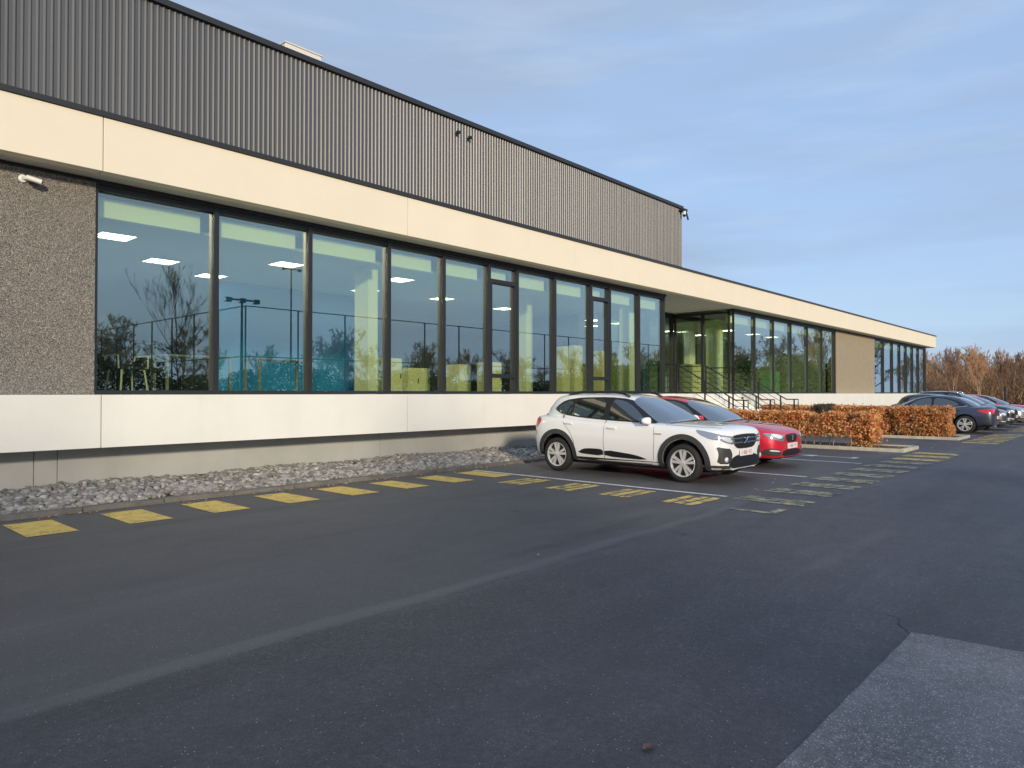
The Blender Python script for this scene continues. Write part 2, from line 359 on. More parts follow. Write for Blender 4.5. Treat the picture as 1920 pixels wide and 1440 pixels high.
# old asphalt patch (foreground right) with slightly ragged edges
b = MB(); pts = [(5.02, 1.13)]
for k in range(1, 30): pts.append((5.02-k*0.16, 1.13+random.uniform(-.006, .006)))
pts += [(0.3, -3.0), (5.3, -3.0)]
for k in range(22): pts.append((5.30-k*0.012+random.uniform(-.006,.006), -2.9+k*0.18))
b.add([(x, y, 0.006) for x, y in pts], [tuple(range(len(pts)))]); struct('asphalt_patch', b, M['asphalt_old'])
b = MB(); b.tube([(5.03,1.13,-.001),(5.31,-2.9,-.001)], .005, 6); struct('patch_joint', b, M['black_tar'])
for path in ([(5.0,1.13),(5.12,1.22),(5.3,1.28),(5.36,1.45)],):
    vs = []
    for i in range(len(path)-1):
        for k in range(6):
            t = k/6; x = path[i][0]*(1-t)+path[i+1][0]*t+random.uniform(-.008,.008); y = path[i][1]*(1-t)+path[i+1][1]*t+random.uniform(-.012,.012); w_ = random.uniform(.001,.0032)
            vs += [(x-w_, y+w_, 0.0035), (x+w_, y-w_, 0.0035)]
    b = MB(); b.add(vs, [(2*i, 2*i+1, 2*i+3, 2*i+2) for i in range(len(vs)//2-1)]); struct('asphalt_crack', b, M['black_tar'])
# painted marks
def mark(name, quads, m, z=0.0050):
    b = MB()
    for q in quads: b.add([(x, y, z) for x, y in q], [tuple(range(len(q)))])
    return struct(name, b, m)
def rectq(x0, x1, y0, y1): return [(x0,y0),(x1,y0),(x1,y1),(x0,y1)]
for k in range(-3, 8):
    x = 2.07+1.02*k+random.uniform(-.02,.02); y = 8.76+random.uniform(-.02,.03)
    mark('yellow_road_marking', [rectq(x, x+0.49, y, y+1.0)], M['paint_y'])
for y in (7.72, 6.68, 5.64, 4.58):
    x = 8.70; mark('yellow_road_marking', [rectq(x, x+0.86, y, y+0.135), rectq(x+.02, x+0.84, y+0.175, y+0.315), rectq(x, x+0.80, y+0.36, y+0.50)], M['paint_y2'], 0.0055)
for k in range(12):
    x = 8.75+1.02*k
    if k == 0: mark('faded_road_marking', [rectq(x, x+.12, 3.5, 4.1), rectq(x+.13, x+.45, 3.5, 3.62)], M['paint_f'], 0.0055); continue
    if k == 1: x -= 0.1
    mark('faded_road_marking', [rectq(x-.06, x+0.09, 3.45, 4.45), rectq(x+0.12, x+0.27, 3.5, 4.43), rectq(x+.30, x+.44, 3.45, 4.4)], M['paint_f'] if k < 9 else M['paint_y2'], 0.0055)
for k in range(7):
    x = 25.2+0.95*k; mark('faded_road_marking', [rectq(x, x+0.15, 3.35, 4.3), rectq(x+.17, x+.28, 3.35, 4.3), rectq(x+.30, x+.44, 3.35, 4.3)], M['paint_y2'], 0.0055)
for k in range(16):
    x = 34+1.02*k; mark('faded_road_marking', [rectq(x, x+0.15, 3.3, 4.2), rectq(x+.2, x+.4, 3.3, 4.2)], M['paint_y2'], 0.0055)
for x in (9.77, 13.02, 16.28, 29.85, 33.35, 36.7, 40.0, 43.3, 46.6, 49.9, 53.2, 56.5):
    mark('white_bay_line', [rectq(x-.05, x+.05, 4.6, 9.85)], M['paint_w'], 0.0070)
mark('white_bay_line', [rectq(22.1, 22.2, 3.7, 4.5)], M['paint_f'], 0.0070)
# little arrow worn into the third bay
mark('white_arrow_marking', [[(17.5,5.2),(17.6,5.2),(17.62,6.0),(17.52,6.0)], [(17.35,6.01),(17.8,6.01),(17.57,6.4)], rectq(17.4, 17.75, 5.05, 5.19)], M['paint_w'], 0.0070)
# kerb along the gravel, then round the two planted islands
def kerb(name, x0, x1, y0, y1, h, m):
    return struct(name, MB().bevbox(x0, x1, y0, y1, -0.1, h, 0.015), m, smooth=0.6)
for k in range(32):
    x = -7+k*1.0
    if x+1 > 20: break
    kerb('kerb', x, x+0.992, 10.08+random.uniform(-.004,.004), 10.24, 0.065+random.uniform(-.005,.005), M['kerb'])
def island(x0, x1, y0, y1):
    kerb('kerb', x0, x0+0.12, y0, y1, 0.09, M['kerb_pale']); kerb('kerb', x1-0.12, x1, y0, y1, 0.09, M['kerb_pale']); kerb('kerb', x0+.121, x1-.121, y0, y0+0.12, 0.09, M['kerb_pale'])
    struct('planting_soil', _sheet(x0+.1, x1-.1, y0+.1, y1, 0.06), M['soil'])
island(20.0, 21.6, 4.65, 11.4); island(26.4, 28.35, 4.55, 11.4)
# gravel strip
struct('gravel_bed', (lambda b: (b.add([(-8,10.24,0.03),(19.8,10.24,0.03),(19.8,12.1,0.13),(-8,12.1,0.13)], [(0,1,2,3)]), b)[1])(MB()), M['soil'])
bm = bmesh.new(); bmesh.ops.create_icosphere(bm, subdivisions=2, radius=1); iv = np.array([v.co[:] for v in bm.verts]); bm.verts.index_update(); ifc = np.array([[v.index for v in f.verts] for f in bm.faces]); bm.free()
Vs = []; Fs = []; cnt = 0
cut = [(rng.normal(size=(7,3)), rng.uniform(.62,.95,7)) for _ in range(12)]
shapes = []
for (nn, dd) in cut:
    nn = nn/np.linalg.norm(nn,axis=1)[:,None]; p = iv.copy()
    for a, d0 in zip(nn, dd):
        t = p@a; ov = np.maximum(t-d0, 0)[:,None]; p = p-ov*a*0.9
    shapes.append(p)
def stones(nst, x0, x1, smin, smax):
    global cnt
    for i in range(nst):
        x = rng.uniform(x0, x1); t = rng.uniform(0,1); y = 10.27+1.78*t
        z = 0.035+0.10*t+0.02*math.sin(x*2.1)+rng.uniform(-.02,.03)
        s = rng.uniform(smin, smax)*(0.8+0.5*rng.random()**3)
        q = shapes[rng.integers(12)]*np.array([1, rng.uniform(.65,.95), rng.uniform(.45,.7)])*s
        a = rng.uniform(0, 2*PI); b_ = rng.normal(0, .3)
        R = np.array([[math.cos(a),-math.sin(a),0],[math.sin(a),math.cos(a),0],[0,0,1]])@np.array([[1,0,0],[0,math.cos(b_),-math.sin(b_)],[0,math.sin(b_),math.cos(b_)]])
        Vs.append(q@R.T+np.array([x,y,z])); Fs.append(ifc+cnt); cnt += len(iv)
stones(3700, 1.2, 7, .035, .068); stones(3500, 7, 13, .038, .068); stones(1100, 13, 19.7, .05, .08); stones(900, -4, 1.2, .05,.08)
for k in range(46):
    q = shapes[rng.integers(12)]*np.array([1,.8,.6])*rng.uniform(.006,.022); Vs.append(q+np.array([rng.uniform(0,14), 10.07-rng.exponential(.12), .012])); Fs.append(ifc+cnt); cnt += len(iv)
me = rawmesh('gravel_stones', np.concatenate(Vs), np.concatenate(Fs), M['stone']); me.polygons.foreach_set('use_smooth', [True]*len(me.polygons))
o = link('gravel_stones', me); tag(o, 'grey angular gravel stones heaped between kerb and building base', 'gravel', kind='stuff')
# small brown leaf on the asphalt
b = MB(); vs = []
for k in range(12):
    a = 2*PI*k/12; r = 0.045*(1+0.35*math.cos(a)+0.12*math.cos(5*a)); vs.append((r*math.cos(a)*1.3, r*math.sin(a)*0.75, 0.008+0.012*abs(math.sin(a))))
b.add(vs+[(0,0,0.004)], [(k,(k+1)%12,12) for k in range(12)]); o = b.build('dead_leaf', M['leafdry']); o.location = (2.62, 1.60, 0.006); o.scale = (.55,.55,.55); tag(o, 'single curled brown leaf lying on dark asphalt', 'leaf')

# ================================================================ BUILDING
B = empty('office_building', (30, 18, 0)); tag(B, 'long low office building with ribbed dark upper storey and cream concrete band', 'building')
def part(name, mb, m, parent=None, smooth=False): return mb.build(name, m, parent or B, world=True, smooth=smooth)
JX = [-8.0, -2.15, 3.65, 9.45, 15.24, 21.04, 26.85, 32.65, 38.45, 44.25, 50.05, 58.75]
for a, c in zip(JX, JX[1:]):
    part('fascia_panel', MB().bevbox(a+.006, c-.006, 11.5, 11.72, 4.82, 5.63, 0.006), M['fascia'])
JP = [(-8.0, -2.15), (-2.15, 3.65), (3.65, 9.45), (9.45, 15.24), (15.24, 21.04), (21.04, 22.1), (26.4, 32.65), (32.65, 38.45), (38.45, 44.25), (44.25, 50.05), (50.05, 58.75)]
for a, c in JP: part('plinth_panel', MB().bevbox(a+.006, c-.006, 11.5, 11.72, 0.71, 1.495, 0.006), M['plinth'])
part('fascia_end', MB().box(58.56, 58.75, 11.72, 24, 4.82, 5.63), M['fascia'])
part('fascia_cap', MB().box(-8, 58.78, 11.46, 11.9, 5.632, 5.70), M['trim'])
for a, c in ((-8, 22.1), (26.4, 58.5)): part('ledge', MB().box(a, c, 11.721, 12.35, 1.36, 1.49), M['plinth'])
bw = MB(); prev = -8
for jx in (2.95, 3.25, 9.2, 15.0, 21): bw.bevbox(prev+.004, jx-.004, 12.1, 12.3, -.1, 1.358, .006); prev = jx
bw.box(21, 58.5, 12.1, 12.3, -.1, 1.358)
part('base_wall', bw, M['basewall'])
part('soffit', MB().box(-8, 58.5, 11.721, 17.0, 4.822, 4.9), M['soffit'])
part('roof', MB().box(-8, 58.5, 11.9, 30, 5.45, 5.6), M['trim'])
part('end_wall', MB().box(58.05, 58.5, 12.1, 30, 0, 4.82), M['pebble'])
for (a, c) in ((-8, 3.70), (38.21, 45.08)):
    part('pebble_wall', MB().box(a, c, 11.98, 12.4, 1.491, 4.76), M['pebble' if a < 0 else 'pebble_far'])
part('wall_head_trim', MB().box(-8, 3.70, 12.0, 12.4, 4.761, 4.821), M['trim'])
part('wall_head_trim', MB().box(38.21, 45.08, 12.0, 12.4, 4.761, 4.821), M['trim'])
# cladding: vertical ribs as a real trapezoid profile
xs = []; x = -8.0; pitch = 0.0905; prof = []
while x < 21.34:
    prof += [(x, 11.632), (x+.043, 11.632), (x+.064, 11.615), (x+.070, 11.615)]; x += pitch
prof = [p for p in prof if p[0] < 21.34]+[(21.345, 11.615), (21.345, 24.0)]
b = MB(); zz = [5.71, 7.70]; vs = [(px, py, z) for z in zz for (px, py) in prof]; n_ = len(prof)
b.add(vs, [(i, i+1, n_+i+1, n_+i) for i in range(n_-1)]); part('ribbed_cladding', b, M['clad'])
part('cladding_cap', MB().box(-8, 21.38, 11.56, 11.9, 7.702, 7.80), M['trim'])
part('cladding_base_trim', MB().box(-8, 21.36, 11.60, 11.7, 5.702, 5.76), M['trim'])
part('upper_roof', MB().box(-8, 21.3, 11.9, 24, 7.3, 7.4), M['trim'])
# windows ---------------------------------------------------------
def win(a, c, y=12.1, z0=1.50, z1=4.75, transom=None, blind=True, hw=0.045, dp=0.16, lastw=None):
    f = MB(); yf = y-0.09
    f.box(a, a+hw, yf, yf+dp, z0, z1); f.box(c-(lastw or hw), c, yf, yf+dp, z0, z1)
    f.box(a+hw+.001, c-hw-.001, yf+.012, yf+dp, z1-.09, z1); f.box(a+hw+.001, c-hw-.001, yf+.012, yf+dp, z0, z0+.065)
    if transom:
        for tz in transom: f.box(a+hw+.001, c-hw-.001, yf+.004, yf+dp, tz-.05, tz+.05)
        f.box(a+hw+.001, a+hw+.06, yf+.008, yf+dp-.01, transom[-1] if len(transom)<2 else z0+.066, transom[0]-.051)
        f.box(c-hw-.06, c-hw-.001, yf+.008, yf+dp-.01, z0+.066, transom[0]-.051)
    w_ = part('window', f, M['frame'])
    part('pane', MB().box(a+hw, c-hw, y, y+.012, z0+.05, z1-.08), M['glass'], w_)
    return w_
XL = [3.70, 5.61, 7.46, 9.37, 10.95, 12.45, 13.49, 15.04, 16.72, 17.68, 19.32, 20.91]
for i, (a, c) in enumerate(zip(XL, XL[1:])): win(a, c, transom=(4.30, 1.95) if i in (5, 8) else None)
XR = [26.21, 28.21, 30.15, 32.16, 34.24, 36.22, 38.20]
for a, c in zip(XR, XR[1:]): win(a, c, hw=.026, dp=.09)
XF = [45.09, 47.17, 49.22, 51.01, 52.64, 54.35, 56.01, 58.04]
for a, c in zip(XF, XF[1:]): win(a, c, hw=.026, dp=.09)
for (a, c) in ((-0, 0),): pass
part('window_head', MB().box(3.70, 20.99, 12.0, 12.3, 4.752, 4.821), M['trim'])
part('window_head', MB().box(26.15, 38.20, 12.0, 12.3, 4.752, 4.821), M['trim'])
part('window_head', MB().box(45.09, 58.04, 12.0, 12.3, 4.752, 4.821), M['trim'])
# recessed entrance
for (a, c) in ((20.93, 22.3), (22.3, 24.2), (24.2, 26.12)): win(a, c, y=14.7)
part('window_head', MB().box(20.93, 26.2, 14.6, 14.9, 4.752, 4.821), M['trim'])
for (ya, yb) in ((12.2, 13.34), (13.34, 14.60)):
    f = MB(); f.box(26.14, 26.28, ya, ya+.045, 1.5, 4.75); f.box(26.14, 26.28, yb-.045, yb, 1.5, 4.75); f.box(26.15, 26.28, ya+.046, yb-.046, 4.66, 4.75); f.box(26.15, 26.28, ya+.046, yb-.046, 1.5, 1.56)
    w_ = part('window', f, M['frame']); part('pane', MB().box(26.21, 26.222, ya+.04, yb-.04, 1.55, 4.67), M['glass'], w_)
for (ya, yb) in ((12.2, 13.34), (13.34, 14.60)):
    f = MB(); f.box(20.83, 20.97, ya, ya+.045, 1.5, 4.75); f.box(20.83, 20.97, yb-.045, yb, 1.5, 4.75); f.box(20.84, 20.97, ya+.046, yb-.046, 4.66, 4.75)
    w_ = part('window', f, M['frame']); part('pane', MB().box(20.9, 20.912, ya+.04, yb-.04, 1.52, 4.67), M['glass'], w_)
part('landing', MB().box(20.95, 26.15, 12.12, 14.6, 1.40, 1.50), M['plinth'])
# interior shell
part('inner_floor', MB().box(-8, 58.0, 12.36, 24, 1.40, 1.488), M['floor_in'])
part('inner_ceiling', MB().box(-7.9, 20.8, 12.75, 24, 4.40, 4.46), M['ceiling_in'])
part('inner_ceiling', MB().box(20.8, 26.3, 14.95, 24, 4.40, 4.46), M['ceiling_in'])
part('inner_ceiling', MB().box(26.3, 58.0, 12.75, 24, 4.40, 4.46), M['ceiling_in'])
for (a, c) in zip(XL, XL[1:]): part('bulkhead', MB().box(a+.13, c-.17, 12.28, 12.42, 4.31, 4.62), M['blind'])
for (a, c) in list(zip(XR, XR[1:]))+list(zip(XF, XF[1:])): part('bulkhead', MB().box(a+.13, c-.17, 12.28, 12.42, 4.31, 4.62), M['blind'])
part('inner_back_wall', MB().box(-8, 7.2, 21.5, 21.7, 1.49, 4.4), M['inner_wall'])
part('inner_back_wall', MB().box(7.2, 58, 23.0, 23.2, 1.49, 4.4), M['inner_wall'])
part('teal_partition', MB().box(8.2, 13.2, 17.6, 17.7, 1.49, 4.38), M['inner_teal'])
part('dark_partition', MB().box(5.2, 8.15, 19.5, 19.6, 1.49, 2.9), M['inner_dark'])
part('inner_cross_wall', MB().box(20.6, 20.75, 15.5, 23, 1.49, 4.4), M['inner_dark'])
part('inner_cross_wall', MB().box(44.0, 44.15, 12.5, 23, 1.49, 4.4), M['inner_wall'])
part('inner_cross_wall', MB().box(38.0, 38.15, 12.5, 23, 1.49, 4.4), M['inner_wall'])
for (cx, cy, wx, wy) in ((9.55, 13.0, .26, .52), (15.65, 13.6, .30, .62), (19.75, 12.7, .36, .36), (26.9, 12.95, .3, .6), (29.4, 15.6, .5, .3), (47.6, 13.2, .3, .3), (49.9, 13.4, .3, .3)):
    part('column', MB().box(cx, cx+wx, cy, cy+wy, 1.489, 4.40), M['inner_white'])
# furniture behind the glass -------------------------------------------------
def cabinet(x, y, wx, wy, z1, m, label, split=2):
    r = empty('cabinet', (x+wx/2, y+wy/2, 1.489)); tag(r, label, 'cabinet')
    b = MB().bevbox(x, x+wx, y, y+wy, 1.489, z1, .01); part('carcass', b, M[m], r)
    for k in range(split):
        a = x+wx*k/split; d = MB().bevbox(a+.01, a+wx/split-.01, y-.02, y-.001, 1.53, z1-.03, .004); dr = part('door', d, M[m], r)
        part('handle', MB().box(a+wx/split-.06, a+wx/split-.045, y-.04, y-.021, (1.5+z1)/2-.06, (1.5+z1)/2+.06), M['steel_dark'], dr)
    return r
cabinet(10.0, 13.3, .75, .5, 2.35, 'inner_yellow', 'pale yellow cabinet just right of the first white column')
cabinet(11.2, 13.6, .7, .5, 2.15, 'inner_yellow', 'low pale yellow cabinet behind the fourth window')
cabinet(13.1, 13.8, .45, .5, 2.30, 'inner_yellow', 'narrow yellow cabinet left of the first opening casement', 1)
cabinet(15.1, 14.6, .55, .5, 2.45, 'inner_yellow', 'yellow cabinet partly hidden by the second column', 1)
cabinet(17.0, 13.3, .42, .4, 2.95, 'inner_yellow', 'tall slim yellow cupboard behind the eighth window', 1)
cabinet(18.0, 13.6, .42, .4, 3.05, 'inner_yellow', 'tall slim yellow cupboard left of second casement', 1)
cabinet(19.0, 13.2, .45, .4, 2.9, 'inner_yellow', 'tall yellow cupboard behind the second casement', 1)
cabinet(32.6, 13.1, .95, .6, 2.55, 'inner_green', 'mint green cabinet in the room right of the entrance', 2)
cabinet(23.4, 16.2, 1.9, .5, 2.6, 'inner_yellow', 'long pale reception cabinet behind the entrance glazing', 3)
cabinet(28.2, 15.0, 1.5, .5, 2.8, 'inner_yellow', 'yellowish office cabinet right of the entrance corner', 2)
# white chair
def chair(x, y, rz, label):
    r = empty('chair', (x, y, 1.489), rz); tag(r, label, 'chair')
    MB().bevbox(-.24, .24, -.23, .23, .44, .50, .02).build('seat', M['inner_dark'], r)
    MB().bevbox(-.24, .24, .21, .26, .50, .95, .02).build('backrest', M['inner_dark'], r)
    for sx in (-1, 1):
        for sy in (-1, 1): MB().tube([(sx*.20, sy*.19, .45), (sx*.25, sy*.24, 0)], .017).build('leg', M['white_metal'], r)
    for sx in (-1, 1): MB().tube([(sx*.26,-.2,.46),(sx*.27,-.2,.68),(sx*.27,.2,.68),(sx*.26,.22,.6)], .014).build('armrest', M['white_metal'], r)
    return r
chair(4.62, 13.3, 0.2, 'dark chair with white metal legs behind the leftmost pane')
def table(x, y, l, wd, label):
    r = empty('table', (x, y, 1.489)); tag(r, label, 'table')
    MB().bevbox(-l/2, l/2, -wd/2, wd/2, .71, .74, .008).build('tabletop', M['grey_metal'], r)
    for sx in (-1, 1):
        for sy in (-1, 1): MB().box(sx*(l/2-.06)-.022, sx*(l/2-.06)+.022, sy*(wd/2-.06)-.022, sy*(wd/2-.06)+.022, 0, .709).build('leg', M['grey_metal'], r)
table(5.9, 13.6, 1.3, .7, 'white table with square legs seen through the first window')
table(7.7, 13.6, 1.3, .7, 'white table seen through the second window')
table(30.9, 13.4, 1.1, .6, 'white desk in the window right of the entrance')
# swivel chair base, floor lamp etc.
r = empty('swivel_chair', (5.3, 14.0, 1.489)); tag(r, 'black swivel chair with star base behind the first pane', 'chair')
b = MB()
for k in range(5):
    a = 2*PI*k/5; b.tube([(0,0,.1),(.3*math.cos(a),.3*math.sin(a),.05)], .018)
b.tube([(0,0,.08),(0,0,.43)], .025); b.build('base', M['steel_dark'], r)
MB().bevbox(-.24,.24,-.23,.23,.43,.5,.02).build('seat', M['inner_dark'], r); MB().bevbox(-.22,.22,.2,.26,.52,1.0,.02).build('backrest', M['inner_dark'], r)
r = empty('flower_vase', (33.9, 12.75, 1.489)); tag(r, 'white vase with pale blossoms standing on the window sill', 'vase')
MB().lathe([(0,.0),(0,.09),(.06,.13),(.16,.11),(.24,.05),(.3,.06)], 20, 'z').build('vase', M['white_metal'], r, smooth=True)
P = rng.normal(size=(160,3))*np.array([.09,.09,.13])+np.array([0,0,.48]); V,F = leaves(P,.035); link('blossom', rawmesh('blossom', V, F, M['inner_white']), r)
def houseplant(x, y, h, label):
    r = empty('potted_plant', (x, y, 1.489)); tag(r, label, 'plant')
    MB().lathe([(0,0),(0,.14),(.3,.18),(.3,.15),(.26,.14),(.26,0)], 20, 'z').build('pot', M['white_metal'], r, smooth=0.6)
    MB().tube([(0,0,.25),(.03,0,.6),(0,.02,h*.8)], .02).build('stem', M['bark_dark'], r)
    P = rng.normal(size=(420,3))*np.array([.2,.2,h*.17])+np.array([0,0,h*.68]); V,F = leaves(P,.07); link('foliage', rawmesh('foliage', V, F, M['laurel']), r)
cabinet(21.4, 15.6, 1.3, .5, 2.55, 'inner_white', 'white cabinet at the left of the entrance hall', 2)
cabinet(25.0, 16.9, 1.0, .5, 3.1, 'inner_yellow', 'tall cupboard at the right rear of the entrance hall', 2)
houseplant(31.6, 13.9, 1.7, 'leafy potted plant beside the mint green cabinet')
houseplant(45.7, 12.9, 1.0, 'small potted plant in the last window group')
# ceiling lights
for k, (x, y) in enumerate(((4.64, 14.01), (6.2, 15.9), (7.8, 17.0), (8.23, 14.22), (11.25, 14.04), (11.8, 16.2), (4.6, 17.9), (14.4, 15.9), (17.5, 16.2), (22.7, 16.2), (24.6, 17.6), (24.8, 16.1), (30.5, 14.3), (33.3, 14.3), (35.6, 14.3), (29.0,16.5), (32.0,16.5))):
    r = empty('ceiling_light', (x, y, 4.395)); tag(r, 'white square ceiling light panel glowing behind the glass', 'ceiling light', 'square ceiling lights inside the building')
    f = MB(); f.box(-.31,.31,-.31,-.29,-.02,.004); f.box(-.31,.31,.29,.31,-.02,.004); f.box(-.31,-.29,-.289,.289,-.02,.004); f.box(.29,.31,-.289,.289,-.02,.004); f.build('frame', M['white_metal'], r)
    MB().box(-.289,.289,-.289,.289,-.012,.003).build('diffuser', M['light'], r)
# cameras / lamps on the walls
def bullet_cam(loc, rz, label, m='white_metal', s=1.0):
    r = empty('security_camera', loc, rz); r.scale = (s,s,s); tag(r, label, 'camera')
    MB().lathe([(-.0,0),(0,.055),(-.03,.055),(-.04,.02)], 20, 'y').build('mount', M[m], r, smooth=0.6)
    MB().tube([(0,-.03,0),(.02,-.08,-.005),(.07,-.11,-.01)], .018).build('arm', M[m], r)
    MB().tube([(.02,-.115,.005),(.20,-.165,-.04)], .037, 16).build('housing', M[m], r, smooth=0.6)
    MB().tube([(.195,-.163,-.038),(.208,-.167,-.0415)], .030, 16).build('lens', M['black'], r)
    MB().tube([(.06,-.12,-.045),(.16,-.15,-.075)], .02, 10).build('junction', M['black'], r)
    return r
bullet_cam((2.75, 11.98, 4.60), 0, 'white bullet camera mounted high on the pebble wall')
def spot(loc, label):
    r = empty('floodlight', loc); r.scale = (.62,.62,.62); tag(r, label, 'floodlight')
    MB().tube([(0,0,0),(0,-.12,0)], .02).build('arm', M['black'], r); MB().bevbox(-.07,.07,-.2,-.1,-.06,.05,.015).build('housing', M['black'], r)
spot((10.93, 11.62, 7.42), 'small black wall lamp on the ribbed cladding, left of its pair'); spot((11.30, 11.62, 7.40), 'small black wall lamp on the ribbed cladding, right of its pair')
r = empty('security_camera', (21.25, 11.55, 7.62)); tag(r, 'pale dome camera at the right end of the dark cladding', 'camera')
MB().box(-.1,.12,-.14,.05,-.02,.05).build('bracket', M['trim'], r); MB().tube([(0.0,-.08,-.02),(0.0,-.08,-.14)], .055, 14).build('housing', M['white_metal'], r)
MB().lathe([(-.14,.055),(-.18,.05),(-.21,.025),(-.215,0)], 14, 'z', (0,-.08,0)).build('dome', M['black'], r, smooth=True)
MB().tube([(.08,-.1,-.03),(.12,-.16,-.3)], .03, 10).build('detector', M['steel_dark'], r)
r = empty('roof_unit', (9.7, 16.6, 7.4)); tag(r, 'pale metal ventilation unit on the upper roof', 'roof unit')
MB().bevbox(-.5,.55,-.6,.6,0,2.93,.02).build('casing', M['hvac'], r)
b = MB()
for k in range(6): b.box(-.4,.45,-.62,-.602,.5+k*.12,.56+k*.12)
b.build('louvre', M['steel_dark'], r); MB().box(-.52,.57,-.62,.62,2.931,2.96).build('lid', M['hvac'], r)
# entrance steps and handrails
r = empty('entrance_steps', (24.25, 9.9, 0)); tag(r, 'concrete entrance steps rising to the recessed door', 'steps')
b = MB()
for k in range(8):
    b.box(-2.1, 2.1, k*.27, 2.18, k*.186, (k+1)*.186-.001)
b.build('treads', M['plinth'], r)
def handrail(x, label):
    r = empty('handrail', (x, 10.4, 0)); tag(r, label, 'handrail', 'handrails of the entrance steps')
    path = [(0, 2.8, 2.52), (0, 1.7, 2.52), (0, -.42, 1.29), (0, -.85, 1.29)]
    MB().tube(path+[(0,-.85,1.03)], .022, 8).build('top_rail', M['steel_dark'], r)
    for k in range(1, 5):
        d = k*.2; MB().tube([(p[0], p[1], p[2]-d) for p in path], .010, 6).build('bar', M['steel_dark'], r)
    for (py, pz, pb) in ((2.8, 2.52, 1.5), (1.7, 2.52, 1.4), (0.65, 1.91, .9), (-.2, 1.417, .1), (-.7, 1.29, 0)):
        MB().box(-.018,.018,py-.022,py+.022,pb,pz-.01).build('post', M['steel_dark'], r)
handrail(21.85, 'dark steel handrail on the left edge of the entrance steps'); handrail(24.0, 'dark steel handrail down the middle of the entrance steps'); handrail(26.2, 'dark steel handrail on the right edge of the entrance steps')

# ================================================================ CARS
def evaluated(o):
    dg = bpy.context.evaluated_depsgraph_get(); dg.update(); return bpy.data.meshes.new_from_object(o.evaluated_get(dg), depsgraph=dg)
def loft_lower(stations):
    vs = []; fs = []; n = None
    for (x, W, zb, zs, zc) in stations:
        h = zs-zb
        half = [(0, zb), (.72*W, zb), (.90*W, zb+.02), (.965*W, zb+.20*h), (W, zb+.50*h), (.99*W, zb+.72*h), (.965*W, zb+.90*h), (.90*W, zs), (.70*W, zs+(zc-zs)*.55), (.38*W, zc-.006), (0, zc)]
        ring = half+[(-y, z) for y, z in reversed(half[1:-1])]
        n = len(ring); vs += [(x, y, z) for y, z in ring]
    m = len(stations)
    fs = [(i*n+k, (i+1)*n+k, (i+1)*n+(k+1)%n, i*n+(k+1)%n) for i in range(m-1) for k in range(n)]
    fs += [tuple(range(n)), tuple((m-1)*n+k for k in reversed(range(n)))]
    return vs, fs
def ring_green(rings, N_=32, ex=4.2):
    vs = []
    for (z, x0, x1, W) in rings:
        xc = (x0+x1)/2; L = (x1-x0)/2
        for k in range(N_):
            t = 2*PI*(k+.5)/N_; c, s_ = math.cos(t), math.sin(t)
            px = L*math.copysign(abs(c)**(2/ex), c); py = W*math.copysign(abs(s_)**(2/ex), s_)
            zz = z - (0.020*(px/L)**2 if z > 1.3 else 0)
            vs.append((xc+px, py, zz))
    m = len(rings)
    fs = [(i*N_+k, i*N_+(k+1)%N_, (i+1)*N_+(k+1)%N_, (i+1)*N_+k) for i in range(m-1) for k in range(N_)]
    fs += [tuple(reversed(range(N_))), tuple((m-1)*N_+k for k in range(N_))]
    return vs, fs
def subsurf(vs, fs, lv):
    me = bpy.data.meshes.new('t'); me.from_pydata(vs, [], fs); o = bpy.data.objects.new('t', me); C.objects.link(o)
    md = o.modifiers.new('s', 'SUBSURF'); md.levels = lv; md.render_levels = lv
    r = evaluated(o); bpy.data.objects.remove(o); return r
def chaikin(p, it=2, keep=0.25):
    for _ in range(it):
        q = []
        for i in range(len(p)):
            a, b_ = p[i], p[(i+1) % len(p)]
            q += [((1-keep)*a[0]+keep*b_[0], (1-keep)*a[1]+keep*b_[1]), (keep*a[0]+(1-keep)*b_[0], keep*a[1]+(1-keep)*b_[1])]
        p = q
    return p
